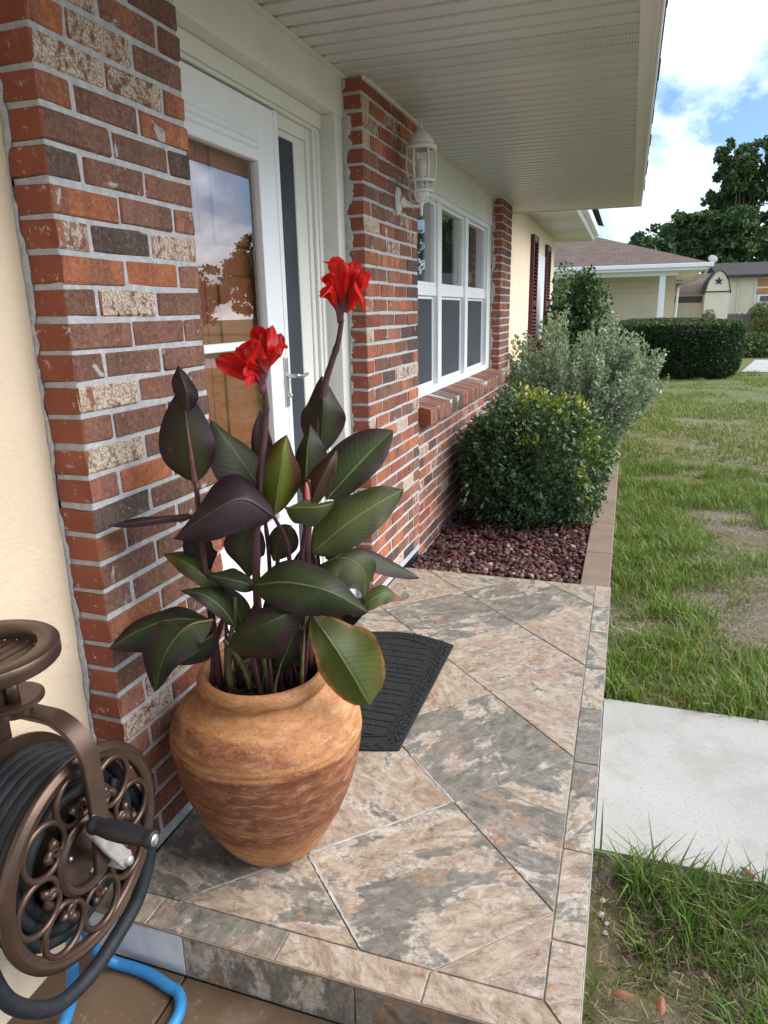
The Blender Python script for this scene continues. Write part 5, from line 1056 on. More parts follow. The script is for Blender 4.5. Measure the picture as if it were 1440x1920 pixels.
def rocks(n, x0, x1, y0, y1, zf, smin, smax, cols, seed):
    r_ = np.random.default_rng(seed); ico = np.array([(0, 0, 1), (0.89, 0, .45), (.28, .85, .45), (-.72, .53, .45), (-.72, -.53, .45), (.28, -.85, .45), (.72, .53, -.45), (-.28, .85, -.45), (-.89, 0, -.45), (-.28, -.85, -.45), (.72, -.53, -.45), (0, 0, -1)])
    fc = np.array([(0, 1, 2), (0, 2, 3), (0, 3, 4), (0, 4, 5), (0, 5, 1), (1, 6, 2), (2, 7, 3), (3, 8, 4), (4, 9, 5), (5, 10, 1), (6, 7, 2), (7, 8, 3), (8, 9, 4), (9, 10, 5), (10, 6, 1), (6, 11, 7), (7, 11, 8), (8, 11, 9), (9, 11, 10), (10, 11, 6)])
    px = r_.uniform(x0, x1, n); py = y0+(y1-y0)*r_.random(n)**1.4; s = smin+(smax-smin)*r_.random(n)**2
    V = ico[None]*(1+0.55*(r_.random((n, 12, 1))-0.5)); V = V*np.stack([s, s*r_.uniform(.6, 1.1, n), s*r_.uniform(.4, .8, n)], -1)[:, None, :]
    a = r_.uniform(0, 6.28, n); ca, sa = np.cos(a)[:, None], np.sin(a)[:, None]
    t_ = r_.uniform(-.6, .6, n)[:, None]
    X_, Y_, Z_ = V[..., 0]*ca-V[..., 1]*sa, V[..., 0]*sa+V[..., 1]*ca, V[..., 2]; Z_ = Z_+X_*t_*0.7
    W_ = np.stack([X_+px[:, None], Y_+py[:, None], Z_+zf(px, py)[:, None]+s[:, None]*r_.uniform(.1, .6, n)[:, None]], -1)
    c = np.array(cols)[r_.integers(0, len(cols), n)]*r_.uniform(.7, 1.35, (n, 1)); c = np.repeat(c, 12, 0)
    return np_mesh('lava_rock', W_.reshape(-1, 3), (fc[None]+12*np.arange(n)[:, None, None]).reshape(-1, 3), M_ROCK, c)
red = [(0.105, 0.036, 0.032), (0.080, 0.030, 0.028), (0.13, 0.05, 0.042), (0.055, 0.026, 0.024), (0.15, 0.085, 0.072), (0.09, 0.055, 0.048), (0.27, 0.21, 0.18)]
tag(stuff(link('lava_rock_mulch', rocks(5200, 0.006, 0.952, 2.372, 5.2, lambda x, y: -0.062+0.03*vnoise(x, y, 7, 2), 0.007, 0.024, red[:6]*3+red[6:], 3))), 'dark red lava rock mulch covering the planting bed', 'mulch')
# ------------------------------------------------------------------ foliage helpers
def leaves(name, P, N_, size, cols, mat, seed, aspect=0.5, fold=0.25, szv=0.35, spread=0.8):
    """diamond leaves, folded along the midrib: P points, N_ outward directions"""
    r_ = np.random.default_rng(seed); n = len(P)
    d = N_+spread*r_.normal(size=(n, 3)); d /= np.linalg.norm(d, axis=1, keepdims=True)+1e-9
    u = np.cross(d, r_.normal(size=(n, 3))); u /= np.linalg.norm(u, axis=1, keepdims=True)+1e-9; w = np.cross(d, u)
    s = size*(1+szv*(r_.random((n, 1))*2-1))
    V = np.stack([P-d*s*0.5, P+u*s*aspect*0.5+w*s*fold*0.3, P+d*s*0.5, P-u*s*aspect*0.5+w*s*fold*0.3], 1)
    i = 4*np.arange(n)[:, None]; F_ = np.concatenate([i+np.array([[0, 1, 2]]), i+np.array([[0, 2, 3]])], 0)
    return np_mesh(name, V.reshape(-1, 3), F_, mat, np.repeat(cols, 4, 0))
def pal(n, cs, r_, var=0.25):
    c = np.array(cs)[r_.integers(0, len(cs), n)]; return c*r_.uniform(1-var, 1+var, (n, 1))
def lump(n, c, rad, r_, lumps=14, lr=0.42, shell=0.35):
    """points in a lumpy crown: union of sub-balls on an ellipsoid"""
    c = np.array(c); rad = np.array(rad); k = r_.normal(size=(lumps, 3)); k /= np.linalg.norm(k, axis=1, keepdims=True)
    k *= r_.uniform(0.35, 0.78, (lumps, 1)); which = r_.integers(0, lumps, n)
    d = r_.normal(size=(n, 3)); d /= np.linalg.norm(d, axis=1, keepdims=True); rr_ = lr*(1-shell*r_.random((n, 1))**1.6)
    q = k[which]+d*rr_*r_.uniform(.75, 1.25, (lumps, 1))[which]
    return c+q*rad, d
def stems(parent, base, tops, mat, r0, seed, name='stem'):
    rr_ = random.Random(seed); m = MB()
    for t_ in tops:
        b = Vector(base); t_ = Vector(t_); mid = b.lerp(t_, 0.5)+Vector((rr_.uniform(-.1, .1), rr_.uniform(-.1, .1), 0))*(t_-b).length
        m.tube(spline([b, mid, t_], 8), [r0*(1-0.8*k/8) for k in range(9)], 6)
    return sub(parent, name, mat, m, smooth=True)
# holly like bush
hb = thing('glossy_bush', 'rounded dark green glossy bush with yellow new growth in the planter', 'bush', (0.56, 3.70, -0.06))
r_ = np.random.default_rng(5); n = 26000
P, D = lump(n, (0.55, 3.72, 0.375), (0.56, 0.60, 0.51), r_, 34, 0.40, 0.5)
n2 = 16000; d2 = r_.normal(size=(n2, 3)); d2 /= np.linalg.norm(d2, axis=1, keepdims=True); q2 = 0.70+0.40*vnoise(d2[:, 0]*3+d2[:, 2]*2, d2[:, 1]*3-d2[:, 2], 1.6, 9)[:, None]-0.22*r_.random((n2, 1))**1.5
P = np.concatenate([P, np.array((0.55, 3.72, 0.375))+d2*q2*np.array((0.55, 0.58, 0.50))]); D = np.concatenate([D, d2])
keep = (P[:, 0] > 0.01) & (P[:, 2] > -0.03); P, D = P[keep], D[keep]; n = len(P)
col = pal(n, [(0.046, 0.095, 0.038), (0.062, 0.122, 0.046), (0.088, 0.155, 0.062), (0.036, 0.070, 0.034), (0.12, 0.18, 0.080)], r_)
new = (P[:, 2] > 0.62+0.08*np.sin(P[:, 0]*9)) & (P[:, 0] > 0.42) & (r_.random(n) < 0.75) | (P[:, 0] > 0.86) & (P[:, 2] > 0.1) & (r_.random(n) < 0.28)
new &= vnoise(P[:, 0], P[:, 1]+P[:, 2], 9, 8) > 0.38
col[new] = pal(int(new.sum()), [(0.34, 0.33, 0.04), (0.22, 0.27, 0.035), (0.42, 0.38, 0.07), (0.15, 0.22, 0.03)], r_)
stuff(sub(hb, 'foliage', M_LEAF, MB())); o = hb.children[0]; o.data = leaves('foliage', P, D, 0.033, col, M_LEAF, 6, 0.52, szv=0.55)
stems(hb, (0.55, 3.70, -0.09), [tuple(np.array((0.55, 3.7, 0.35))+q) for q in np.random.default_rng(3).normal(size=(26, 3)).clip(-1.3, 1.3)*np.array((.22, .22, .16))], M_TWIG, 0.012, 4)
# silver sage
sg = thing('silver_shrub', 'tall loose silvery green shrub behind the glossy bush', 'shrub', (0.72, 6.35, -0.10))
r_ = np.random.default_rng(15); TOP = []; Pn = []; Dn = []
for k in range(460):
    a = r_.uniform(0, 6.28); tilt = r_.uniform(0.0, 1.0)**0.8*0.60; ln = r_.uniform(0.80, 1.50)*(1-0.42*tilt)
    b = np.array((0.68+0.26*math.cos(a), 6.40+0.26*math.sin(a), -0.08)); d = np.array((math.cos(a)*math.sin(tilt), math.sin(a)*math.sin(tilt), math.cos(tilt)))
    tip = b+d*ln+np.array((0, 0, -0.10*tilt)); TOP.append(tuple(tip)); m = int(165*ln)
    u = r_.uniform(0.10, 1.0, m)**0.75; ctr = b+(tip-b)*u[:, None]; off = r_.normal(size=(m, 3)); off /= np.linalg.norm(off, axis=1, keepdims=True)
    Pn.append(ctr+off*(0.065*(1-0.35*u[:, None]))*r_.random((m, 1))**0.5); Dn.append(off*0.7+d)
P = np.concatenate(Pn); D = np.concatenate(Dn); keep = (P[:, 0] > -0.05); P, D = P[keep], D[keep]
col = pal(len(P), [(0.30, 0.36, 0.27), (0.37, 0.42, 0.33), (0.24, 0.30, 0.20), (0.44, 0.48, 0.40), (0.18, 0.235, 0.14)], r_, 0.2)
stuff(sub(sg, 'foliage', M_SAGE, MB())); sg.children[0].data = leaves('foliage', P, D, 0.036, col, M_SAGE, 7, 0.6)
stems(sg, (0.72, 6.40, -0.10), TOP[:70], M_TWIG, 0.010, 5)
# dark green shrub by the shutters
dk = thing('upright_shrub', 'dense mid green shrub beside the far oxblood shutter', 'shrub', (0.42, 9.1, -0.12))
r_ = np.random.default_rng(25); P, D = lump(15000, (0.42, 9.1, 0.98), (0.44, 0.5, 0.98), r_, 30, 0.40, 0.5); keep = P[:, 0] > -0.08; P, D = P[keep], D[keep]
col = pal(len(P), [(0.035, 0.085, 0.024), (0.055, 0.12, 0.034), (0.026, 0.062, 0.020), (0.085, 0.16, 0.045)], r_)
stuff(sub(dk, 'foliage', M_LEAF, MB())); dk.children[0].data = leaves('foliage', P, D, 0.058, col, M_LEAF, 8, 0.5)
stems(dk, (0.42, 9.1, -0.14), [(0.42+0.25*math.cos(k), 9.1+0.25*math.sin(k), 0.5+0.12*k) for k in range(9)], M_TWIG, 0.02, 6)
# second canna beside the stucco wall
c2 = thing('bronze_canna', 'low bronze and green canna between the stucco wall and silver shrub', 'plant', (0.20, 7.0, -0.10))
r6 = random.Random(31)
for k, (a, tl, ln, st) in enumerate(((-1.9, 0.25, 0.75, 'green'), (-0.6, 0.5, 0.62, 'brown'), (0.6, 0.35, 0.7, 'brown'), (-1.2, 0.75, 0.6, 'olive'), (2.4, 0.3, 0.6, 'green'), (-2.6, 0.9, 0.5, 'tipburn'), (0.1, 0.95, 0.55, 'brown'), (-1.6, 0.1, 0.95, 'brown'))):
    bx_, by_ = 0.22+0.05*math.cos(a), 6.95+0.05*math.sin(a); d = Vector((math.cos(a)*math.sin(tl), math.sin(a)*math.sin(tl), math.cos(tl))); b = Vector((bx_, by_, 0.15))
    mid = [b, b+d*ln*0.4, b+d*ln*0.75+Vector((0, 0, -0.03)), b+d*ln+Vector((0, 0, -0.12*tl))]; side = d.cross(Vector((0.4, -0.9, 0.2))).normalized()*0.11
    Cm = spline(mid, 20)[9]; me = leaf_mesh(mid, Cm-side, Cm+side, 0.45, 900+k, 16, 8); me.materials.append(LM[st]); o = link('leaf', me, c2); o.location = (-0.20, -7.0, 0.10)
    o = MB().tube([(bx_, by_, -0.10), (bx_, by_, 0.16)], 0.012, 7).build('stem', M_STEMG, c2, smooth=True); o.location = (-0.20, -7.0, 0.10)
# clipped hedge
hg = thing('clipped_hedge', 'broad clipped rounded hedge standing on the lawn by the driveway', 'hedge', (2.05, 17.1, -0.14))
r_ = np.random.default_rng(35); n = 60000
th = r_.uniform(0, 2*math.pi, n); v = r_.random(n); top = r_.random(n) < 0.38
ex = 1/ (np.abs(np.cos(th))**3+np.abs(np.sin(th))**3)**(1/3.)
hgt = 1.22
rad_t = np.sqrt(r_.random(n)); dep = r_.random(n)**2*0.10
zz = np.where(top, hgt-0.10*rad_t**3-dep+0.04*vnoise(np.cos(th)*rad_t*2, np.sin(th)*rad_t*2, 3, 4), hgt*0.95*v**0.9)
bulge = np.where(top, rad_t, 1.0-dep*0.8-0.10*(1-np.clip(zz/0.35, 0, 1))**2-0.05*np.clip((zz-0.95)/0.25, 0, 1)**2)+0.02*(vnoise(th*6, zz*5, 1.2, 6)-0.5)
P = np.stack([2.05+1.50*ex*bulge*np.cos(th), 17.15+1.65*ex*bulge*np.sin(th), -0.13+zz], -1)
D = np.where(top[:, None], np.array([[0, 0, 1.0]]), np.stack([np.cos(th), np.sin(th), 0*th+0.2], -1))
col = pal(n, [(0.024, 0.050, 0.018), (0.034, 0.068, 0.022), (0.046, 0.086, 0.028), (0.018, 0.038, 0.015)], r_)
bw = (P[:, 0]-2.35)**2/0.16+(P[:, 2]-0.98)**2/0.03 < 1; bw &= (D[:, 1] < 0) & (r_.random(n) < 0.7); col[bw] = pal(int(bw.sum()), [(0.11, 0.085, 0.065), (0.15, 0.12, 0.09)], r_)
lit = top & (r_.random(n) < 0.6); col[lit] = pal(int(lit.sum()), [(0.085, 0.125, 0.032), (0.065, 0.105, 0.028)], r_)  # sunlight on the hedge top painted as lighter leaf colours
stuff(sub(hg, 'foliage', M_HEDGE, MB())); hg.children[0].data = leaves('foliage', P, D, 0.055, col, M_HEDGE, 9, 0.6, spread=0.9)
core = MB(); nn = 40
for zc, sc_ in ((0.0, 0.80), (0.5, 0.88), (1.0, 0.86), (1.08, 0.70)):
    for k in range(nn): t_ = 2*math.pi*k/nn; e_ = 1/(abs(math.cos(t_))**3+abs(math.sin(t_))**3)**(1/3.); core.v.append((2.05+1.5*e_*sc_*math.cos(t_), 17.15+1.65*e_*sc_*math.sin(t_), -0.14+zc))
for j in range(3):
    for k in range(nn): core.f.append((j*nn+k, j*nn+(k+1) % nn, (j+1)*nn+(k+1) % nn, (j+1)*nn+k))
core.f.append(tuple(range(3*nn, 4*nn))); sub(hg, 'inner_core', flat_mat('hedge_core', (0.016, 0.022, 0.010), 0.95, 0.4, 15), core)  # solid dark green shell inside the leaf layer
# ------------------------------------------------------------------ lawn grass
def grass(n, xf, yf, hmin, hmax, seed, thr, wid=0.0032, cols=None, zoff=GZ, dens=None):
    r_ = np.random.default_rng(seed); x, y = xf(r_, n), yf(r_, n)
    d = 0.55*vnoise(x, y, 1.6, 21)+0.30*vnoise(x, y, 4.5, 22)+0.15*vnoise(x, y, 14, 23)
    if dens is not None: d = d+dens(x, y)
    soft = d+0.16*(r_.random(n)-0.5)*2
    keep = (soft > thr) & ~((x > 1.117) & (x < 5.42) & (y > 0.575) & (y < 1.43)) & (x > 1.125); x, y, d = x[keep], y[keep], d[keep]; n = len(x)
    cl = vnoise(x, y, 9, 31); h = (hmin+(hmax-hmin)*r_.random(n)**1.6)*(0.55+0.9*cl)*np.clip((d-thr)*5+0.55, 0.35, 1.25)
    a = r_.uniform(0, 6.28, n); lean = r_.uniform(0.15, 1.15, n)*h; b = a+r_.normal(0, 0.4, n)
    wx, wy = np.cos(b+1.57)*wid*r_.uniform(.6, 1.3, n), np.sin(b+1.57)*wid*r_.uniform(.6, 1.3, n); lx, ly = np.cos(a)*lean, np.sin(a)*lean
    z0 = zoff-0.012+np.zeros(n)
    V = np.stack([np.stack([x-wx, y-wy, z0], -1), np.stack([x+wx, y+wy, z0], -1), np.stack([x+wx*.8+lx*.38, y+wy*.8+ly*.38, z0+h*.62], -1), np.stack([x-wx*.8+lx*.38, y-wy*.8+ly*.38, z0+h*.62], -1), np.stack([x+lx, y+ly, z0+h*(0.95-0.25*(lean/np.maximum(h, 1e-4))**2*0.5)], -1)], 1)
    i = 5*np.arange(n)[:, None]; F_ = np.concatenate([i+np.array([[0, 1, 2]]), i+np.array([[0, 2, 3]]), i+np.array([[3, 2, 4]])], 0)
    cols = cols or [(0.125, 0.220, 0.034), (0.165, 0.265, 0.050), (0.10, 0.180, 0.032), (0.21, 0.295, 0.070), (0.20, 0.245, 0.060), (0.30, 0.26, 0.13)]
    return np_mesh('grass', V.reshape(-1, 3), F_, M_GRASS, np.repeat(pal(n, cols, r_, 0.22), 5, 0))
bare = lambda x, y: (0.14*np.exp(-((x-1.30)/0.35)**2)*(y > 1.4)-0.26*np.exp(-((x-2.0)/0.38)**2-((y-2.75)/0.60)**2)-0.20*np.exp(-((x-1.95)/0.22)**2-((y-3.9)/0.35)**2)-0.30*np.exp(-((y-5.55)/0.16)**2)*(vnoise(x, y, 2, 5) > 0.3)-0.2*np.exp(-((x-1.75)/0.2)**2-((y-2.0)/0.2)**2)
                     +0.12*np.exp(-((x-1.35)/0.25)**2-((y-0.45)/0.2)**2)+0.20*(y < 0.6)-0.60*np.exp(-((x-1.24)/0.12)**2-((y-0.08)/0.07)**2)-0.3*np.exp(-((x-1.17)/0.05)**2-((y-0.33)/0.12)**2)-0.30*((y < 0.6) & (x < 1.19) & (y > 0.15)))
tag(stuff(link('lawn_grass', grass(75000, lambda r, n: 1.12+2.4*r.random(n)**1.3, lambda r, n: r.uniform(1.43, 6.2, n), 0.025, 0.105, 41, 0.36, 0.0030, dens=bare))), 'patchy green lawn grass beside the porch and curb', 'grass')
tag(stuff(link('lawn_grass', grass(30000, lambda r, n: 1.125+1.3*r.random(n)**1.1, lambda r, n: r.uniform(-0.9, 0.572, n), 0.02, 0.082, 42, 0.35, 0.0024, cols=[(0.105, 0.19, 0.032), (0.14, 0.23, 0.045), (0.085, 0.15, 0.03), (0.12, 0.20, 0.04), (0.22, 0.19, 0.10), (0.14, 0.11, 0.07)], dens=bare))), 'sparse weedy grass below the concrete walk, near the camera', 'grass')
tag(stuff(link('lawn_grass', grass(110000, lambda r, n: 1.0+8.0*r.random(n)**1.2, lambda r, n: r.uniform(5.7, 18, n), 0.025, 0.075, 43, 0.36, 0.006, cols=[(0.17, 0.23, 0.052), (0.21, 0.25, 0.075), (0.14, 0.20, 0.046), (0.27, 0.25, 0.12), (0.25, 0.225, 0.115), (0.185, 0.245, 0.062)], dens=lambda x, y: -0.12*np.exp(-((y-13.5)/2.0)**2)))), 'thin olive green lawn stretching to the clipped hedge', 'grass')
def tuft(n, cx, cy, s, seed):     # tall clump by the walk edge
    return grass(n, lambda r, m: r.normal(cx, s, m), lambda r, m: np.minimum(r.normal(cy, s*0.45, m), 0.56), 0.05, 0.135, seed, -1, 0.0030, cols=[(0.10, 0.19, 0.035), (0.14, 0.23, 0.05), (0.085, 0.16, 0.03), (0.19, 0.17, 0.07)])
tag(stuff(link('grass_tuft', tuft(150, 1.30, 0.47, 0.070, 51))), 'tall bright grass tuft against the edge of the concrete walk', 'grass')
# straw litter and soil lumps
def litter(n, seed, x0, x1, y0, y1):
    r_ = np.random.default_rng(seed); x, y = r_.uniform(x0, x1, n), r_.uniform(y0, y1, n); a = r_.uniform(0, 6.28, n); l = r_.uniform(.01, .04, n); w = 0.0012
    z = GZ+0.004+0.014*r_.random(n); dx, dy = np.cos(a)*l, np.sin(a)*l; nx, ny = -np.sin(a)*w, np.cos(a)*w; z2 = z+r_.uniform(-.004, .012, n)
    V = np.stack([np.stack([x-nx, y-ny, z], -1), np.stack([x+nx, y+ny, z], -1), np.stack([x+dx+nx, y+dy+ny, z2], -1), np.stack([x+dx-nx, y+dy-ny, z2], -1)], 1)
    return np_mesh('straw', V.reshape(-1, 3), 4*np.arange(n)[:, None]+np.array([[0, 1, 2, 3]]), M_GRASS, np.repeat(pal(n, [(0.22, 0.165, 0.10), (0.15, 0.10, 0.06), (0.29, 0.23, 0.15), (0.10, 0.07, 0.05)], r_), 4, 0))
tag(stuff(link('straw_litter', litter(8000, 61, 1.125, 2.4, -0.7, 0.565))), 'dry brown straw litter on the soil below the walk', 'straw')
tag(stuff(link('straw_litter', litter(24000, 62, 1.125, 3.6, 1.45, 6.4))), 'dry brown straw litter on the bare patches of lawn', 'straw')
# fallen leaves and pebbles
def dead_leaf(x, y, z, a, s, label):
    d = Vector((math.cos(a), math.sin(a), 0.06)); e = Vector((-math.sin(a), math.cos(a), 0.12)); b = Vector((x, y, z)); mid = [b-d*s, b-d*s*0.3+Vector((0, 0, 0.006)), b+d*s*0.4+Vector((0, 0, 0.005)), b+d*s]
    me = leaf_mesh(mid, b+e*s*0.42, b-e*s*0.36, 0.5, int(x*1e4), 12, 8); me.materials.append(M_DEAD); c_ = b.copy()
    for v_ in me.vertices: v_.co -= c_
    o = link('fallen_leaf', me); o.location = c_; tag(o, label, 'leaf', 'dry fallen leaves')
dead_leaf(1.200, 0.100, -0.108, 0.1, 0.026, 'orange brown dead leaf on the soil, left one of the bottom pair')
dead_leaf(1.282, 0.100, -0.108, 1.5, 0.025, 'orange brown dead leaf on the soil, right one of the bottom pair')
dead_leaf(1.523, 0.582, -0.108, 2.4, 0.026, 'single brown dead leaf on the edge of the concrete walk')
def ball(m, c, s, rr_):
    i = len(m.v)
    for a in range(6):
        for b in range(8):
            t_, p_ = math.pi*(a+0.5)/6, 2*math.pi*b/8; q = 1+rr_.uniform(-.16, .16); m.v.append((c[0]+s*q*math.sin(t_)*math.cos(p_), c[1]+s*q*math.sin(t_)*math.sin(p_), c[2]+s*0.7*q*math.cos(t_)))
    for a in range(5):
        for b in range(8): m.f.append((i+a*8+b, i+a*8+(b+1) % 8, i+a*8+8+(b+1) % 8, i+a*8+8+b))
    m.f += [tuple(i+b for b in range(8)), tuple(i+40+b for b in reversed(range(8)))]
for k, (x, y, s, lb) in enumerate(((1.148, 0.395, 0.008, 'pale limestone pebble beside the porch, farthest of the cluster'), (1.146, 0.345, 0.010, 'pale limestone pebble beside the porch, second of the cluster'), (1.160, 0.322, 0.008, 'pale limestone pebble beside the porch, rightmost of the cluster'), (1.158, 0.292, 0.007, 'pale limestone pebble beside the porch, nearest of the cluster'))):
    m = MB(); ball(m, (0, 0, 0), s, random.Random(k)); o = m.build('pebble', M_PEBBLE, smooth=True); o.location = (x, y, GZ+s*0.35); tag(o, lb, 'pebble', 'pebbles beside the porch')
# ------------------------------------------------------------------ neighbouring houses
NY = 26.0
nb = thing('neighbour_house', 'single storey house with brown shingle hip roof and white gutter', 'house', (-4.0, 31.0, GZ))
sub(nb, 'siding_wall', M_SIDING, MB().box(-12, 2.05, 28.4, 37, GZ, 2.55)); wl = nb.children[0]
zz = 0.1
while zz < 2.5:
    MB().box(-0.9, 2.055, 28.375, 28.398, zz, zz+0.175).build('siding_board', M_SIDING, wl); zz += 0.225
ex0, ex1, ey0, ey1, ez, ap = -13.5, 3.55, NY, 39.5, 2.62, 0.335
hy = (ey1-ey0)/2; rz_ = ez+0.16+hy*ap
m = MB(); e = [(ex0, ey0, ez+0.16), (ex1, ey0, ez+0.16), (ex1, ey1, ez+0.16), (ex0, ey1, ez+0.16), (ex0+hy, ey0+hy, rz_), (ex1-hy, ey0+hy, rz_)]
m.v = e; m.f = [(0, 1, 5, 4), (1, 2, 5), (2, 3, 4, 5), (3, 0, 4)]
sub(nb, 'roof', M_SHINGLE, m)
sub(nb, 'soffit', M_TRIM, MB().box(ex0+0.05, ex1-0.05, ey0+0.05, ey1, ez-0.02, ez))
sub(nb, 'gutter', M_VINYL, MB().box(ex0, ex1, ey0-0.10, ey0, ez+0.03, ez+0.16).box(ex0, ex1-0.02, ey0+0.01, ey0+0.05, ez-0.06, ez+0.15).box(ex1, ex1+0.10, ey0-0.10, ey1, ez+0.03, ez+0.16), bevel=0.01)
sub(nb, 'beam', M_VINYL, MB().box(-3.2, 2.62, NY+0.45, NY+0.60, ez-0.20, ez-0.022))
po = sub(nb, 'post', M_VINYL, MB().box(2.02, 2.22, NY+0.43, NY+0.62, GZ, ez-0.2), bevel=0.01)
sub(nb, 'downspout', M_TRIM, MB().tube([(3.5, NY-0.02, ez+0.02), (3.42, NY+0.5, ez-0.25), (2.75, NY+2.4, ez-0.55), (2.7, NY+2.42, GZ)], 0.05, 8))
sub(nb, 'side_wall', M_SIDING, MB().box(2.055, 2.7, 29.2, 37, GZ, 2.55))
o2 = thing('garden_outbuilding', 'low cream outbuilding with brown shingle roof beyond the carport post', 'shed', (4.2, 40, GZ))
sub(o2, 'wall', M_SHED, MB().box(2.6, 5.2, 38.6, 43, GZ, 2.05)); m = MB(); m.v = [(2.4, 38.2, 2.02), (5.4, 38.2, 2.02), (5.4, 43.4, 2.02), (2.4, 43.4, 2.02), (2.4, 40.8, 3.0), (5.4, 40.8, 3.0)]; m.f = [(0, 1, 5, 4), (2, 3, 4, 5), (0, 4, 3), (1, 2, 5)]
sub(o2, 'roof', M_SHINGLE, m); sub(o2, 'window_band', M_FENCE, MB().box(3.0, 4.6, 38.56, 38.6, 1.55, 1.85))
sh = thing('barn_shed', 'narrow cream barn roofed shed with a dark star on its gable', 'shed', (5.0, 38, GZ))
gp = [(4.46, GZ), (5.52, GZ), (5.52, 2.02), (5.40, 2.52), (5.18, 2.86), (4.99, 2.98), (4.80, 2.86), (4.58, 2.52), (4.46, 2.02)]
m = MB(); n = len(gp); m.v = [(p[0], 37.2, p[1]) for p in gp]+[(p[0], 39.2, p[1]) for p in gp]; m.f = [tuple(range(n)), tuple(range(2*n-1, n-1, -1))]+[(k, (k+1) % n, n+(k+1) % n, n+k) for k in range(n)]
sub(sh, 'wall', M_SHED, m)
rp = [(5.57, 1.98), (5.43, 2.545), (5.20, 2.895), (4.99, 3.015), (4.78, 2.895), (4.55, 2.545), (4.41, 1.98)]; m = MB()
for k in range(len(rp)-1):
    (a0, b0), (a1, b1) = rp[k], rp[k+1]; i = len(m.v); m.v += [(a0, 37.1, b0), (a1, 37.1, b1), (a1, 39.3, b1), (a0, 39.3, b0), (a0, 37.1, b0-0.03), (a1, 37.1, b1-0.03), (a1, 39.3, b1-0.03), (a0, 39.3, b0-0.03)]
    m.f += [(i, i+1, i+2, i+3), (i+4, i+5, i+1, i), (i+4, i+7, i+6, i+5)]
sub(sh, 'roof', M_SHINGLED, m)
m = MB(); i0 = 0; pts = [(4.99+q*math.sin(k*math.pi/5), 2.50+q*math.cos(k*math.pi/5)) for k in range(10) for q in ((0.20,) if k % 2 == 0 else (0.08,))]
m.v = [(p[0], 37.15, p[1]) for p in pts]+[(p[0], 37.19, p[1]) for p in pts]; m.f = [tuple(range(10))]+[(k, (k+1) % 10, 10+(k+1) % 10, 10+k) for k in range(10)]
sub(sh, 'star', M_STARM, m); sub(sh, 'trim_rail', M_STARM, MB().box(4.46, 5.54, 37.15, 37.195, 2.00, 2.05))
yh = thing('yellow_house', 'pale yellow house with low dark roof at the right edge', 'house', (10, 48, GZ))
sub(yh, 'wall', M_YELLOW, MB().box(6.05, 18, 45.2, 54, GZ, 3.05)); m = MB(); m.v = [(5.6, 44.6, 3.02), (18.5, 44.6, 3.02), (18.5, 55, 3.02), (5.6, 55, 3.02), (5.6, 49.5, 3.9), (18.5, 49.5, 3.9), (5.6, 44.6, 2.86), (18.5, 44.6, 2.86), (5.6, 55, 2.86)]
m.f = [(0, 1, 5, 4), (2, 3, 4, 5), (0, 4, 3), (6, 7, 1, 0), (6, 0, 3, 8)]; sub(yh, 'roof', M_SHINGLED, m)
w_ = sub(yh, 'window', M_WHITE, MB().box(7.70, 9.2, 45.12, 45.2, 1.45, 2.85)); MB().box(7.78, 9.12, 45.09, 45.12, 1.95, 2.78).build('blind', M_RUSTY, w_); MB().box(7.78, 9.12, 45.075, 45.09, 2.28, 2.36).build('sash_rail', M_WHITE, w_)
ac = MB().box(7.85, 8.75, 44.80, 45.11, 1.50, 1.92).build('air_conditioner', M_WHITE, w_, bevel=0.02); MB().box(7.95, 8.40, 44.785, 44.80, 1.56, 1.86).build('grille', M_FENCE, w_)
dp = sub(yh, 'downpipe', M_YELLOW, MB().tube([(6.85, 45.14, 2.9), (6.85, 45.14, GZ)], 0.05, 8))
fc_ = thing('grey_fence', 'short weathered grey board fence in front of the yellow house', 'fence', (7.2, 42, GZ))
for k in range(26): sub(fc_, 'board', M_FENCE, MB().box(5.55+k*0.13, 5.67+k*0.13, 42, 42.03, GZ, 0.95+0.02*math.sin(k*3)))
for z_ in (0.2, 0.75): sub(fc_, 'rail', M_FENCE, MB().box(5.55, 8.9, 42.03, 42.08, z_, z_+0.08))
ds = thing('satellite_dish', 'small white satellite dish on the corner of the shingle roof', 'dish', (3.55, 27.0, 2.8))
o = MB().lathe([(0.0, 0.0), (0.10, 0.012), (0.20, 0.05), (0.26, 0.085)], (0, 0, 0), 24).build('reflector', M_WHITE, ds, smooth=True); o.rotation_euler = (R(-60), R(25), 0); o.location = (0.15, 0, 0.12); o.scale = (0.62, 0.5, 0.6)
MB().tube([(0.15, 0.05, 0.10), (0.0, 0.1, -0.12)], 0.025, 8).build('mast', M_WHITE, ds)
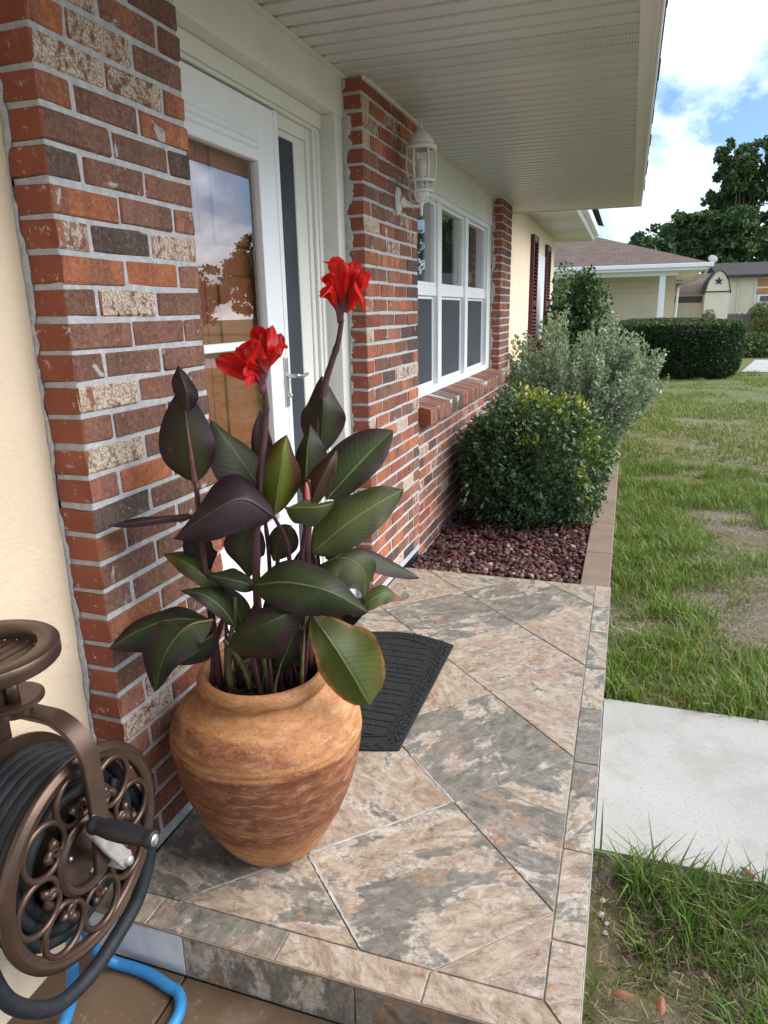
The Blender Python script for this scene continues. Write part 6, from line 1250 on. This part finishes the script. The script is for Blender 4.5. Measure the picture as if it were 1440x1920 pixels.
# ------------------------------------------------------------------ trees and far shrubs
def tree(name, label, base, h, crown, nl, ls, seed, cols, trunk=0.25, spread=1.0, group=None, airy=0.40, lumps=26):
    r_ = np.random.default_rng(seed); t_ = thing(name, label, 'tree', base, group); rr_ = random.Random(seed); m = MB(); B = Vector(base)
    cc, cr_ = Vector(crown[0]), crown[1]
    top = Vector((cc.x, cc.y, cc.z))
    trunkpts = spline([B, B.lerp(top, 0.35)+Vector((rr_.uniform(-.4, .4), 0, 0)), top], 12); m.tube(trunkpts, [trunk*(1-0.72*k/12) for k in range(13)], 9)
    k_ = r_.normal(size=(lumps, 3)); k_ /= np.linalg.norm(k_, axis=1, keepdims=True); k_ *= r_.uniform(0.30, 0.82, (lumps, 1)); lr = r_.uniform(airy*0.55, airy*1.15, lumps)
    for q in k_:
        e_ = cc+Vector((q[0]*cr_[0], q[1]*cr_[1], q[2]*cr_[2])); s0 = trunkpts[rr_.randint(5, 11)]; md = s0.lerp(e_, 0.5)+Vector((rr_.uniform(-.3, .3), rr_.uniform(-.3, .3), rr_.uniform(0, .5)))
        m.tube(spline([s0, md, e_], 7), [trunk*0.30*(1-0.85*k/7) for k in range(8)], 6)
    sub(t_, 'trunk', M_BARK, m, smooth=True)
    wch = r_.integers(0, lumps, nl); d = r_.normal(size=(nl, 3)); d /= np.linalg.norm(d, axis=1, keepdims=True)
    sub_c = r_.integers(0, 14, nl); sc_ = r_.normal(size=(lumps, 14, 3)); sc_ /= np.linalg.norm(sc_, axis=2, keepdims=True); sc_ *= 0.72
    P = k_[wch]+(sc_[wch, sub_c]+d*0.30*r_.random((nl, 1))**0.5)*lr[wch][:, None]; P = np.array(cc)+P*np.array(cr_)
    c_ = pal(nl, cols, r_, 0.3); o = stuff(sub(t_, 'crown', M_TREE, MB())); o.data = leaves('crown', P, d, ls, c_, M_TREE, seed+1, 0.6); return t_
oak = [(0.052, 0.092, 0.036), (0.075, 0.130, 0.050), (0.10, 0.165, 0.066), (0.040, 0.074, 0.031)]
tree('oak_tree', 'tall open crowned tree rising above the yellow house', (8.6, 62, GZ), 14, ((8.9, 62, 10.2), (3.4, 3.2, 4.0)), 15000, 0.36, 71, [(0.065, 0.112, 0.040), (0.088, 0.145, 0.052), (0.050, 0.088, 0.032)], 0.42, group='trees behind the houses', airy=0.34)
tree('oak_tree', 'broad dense dark tree behind the brown shingle roof', (6.0, 58, GZ), 9, ((6.4, 58, 5.6), (4.6, 3.5, 3.2)), 22000, 0.34, 72, oak, 0.45, group='trees behind the houses', airy=0.46)
tree('oak_tree', 'small dark rounded tree left of the dense tree, over the roof line', (2.4, 52, GZ), 6, ((2.2, 52, 4.3), (2.2, 2.2, 2.0)), 11000, 0.30, 73, oak, 0.3, group='trees behind the houses', airy=0.46)
tree('oak_tree', 'dark tree mass filling the gap at the right edge above the yellow roof', (12, 64, GZ), 10, ((12.5, 66, 6.0), (5.5, 3.5, 4.8)), 20000, 0.38, 74, oak, 0.45, group='trees behind the houses', airy=0.46)
tree('street_tree', 'big tree across the street, outside the view and mirrored in the door glass', (27, 52, GZ), 9, ((27, 52, 4.4), (4.0, 4.0, 3.2)), 14000, 0.28, 75, oak, 0.4, airy=0.45)
tree('street_tree', 'leafy tree across the street, outside the view and mirrored in the window', (33.5, 52, GZ), 9, ((33.5, 52, 2.9), (5.2, 4, 2.3)), 16000, 0.34, 76, oak, 0.4, airy=0.46)
tree('street_tree', 'far leafy tree across the street, right of the other mirrored trees', (48, 34, GZ), 9, ((48, 34, 3.6), (6, 8, 3.2)), 14000, 0.34, 77, oak, 0.4, airy=0.46)
for k, (x, y, rx, rz2, lb, cs) in enumerate(((7.6, 41.2, 0.75, 0.85, 'yellow green flowering shrub in front of the grey fence', [(0.10, 0.15, 0.03), (0.20, 0.20, 0.04), (0.06, 0.10, 0.03)]), (4.35, 35, 0.55, 0.75, 'thin twiggy pale shrub beside the barn shed', [(0.20, 0.19, 0.15), (0.16, 0.17, 0.11), (0.22, 0.25, 0.10)]), (4.9, 23.6, 0.95, 0.42, 'low green groundcover clump beyond the driveway', [(0.06, 0.11, 0.03), (0.085, 0.14, 0.04)]))):
    t_ = thing('garden_shrub', lb, 'shrub', (x, y, GZ)); r_ = np.random.default_rng(80+k); P, D = lump(2600, (x, y, GZ+rz2*0.9), (rx, rx, rz2), r_, 14, 0.42); col = pal(len(P), cs, r_)
    o = stuff(sub(t_, 'foliage', M_HEDGE, MB())); o.data = leaves('foliage', P, D, 0.11, col, M_HEDGE, 90+k, 0.5)
    stems(t_, (x, y, GZ), [(x+rx*0.5*math.cos(q*1.3), y+rx*0.5*math.sin(q*1.3), GZ+rz2*1.3) for q in range(7)], M_TWIG, 0.02, k)
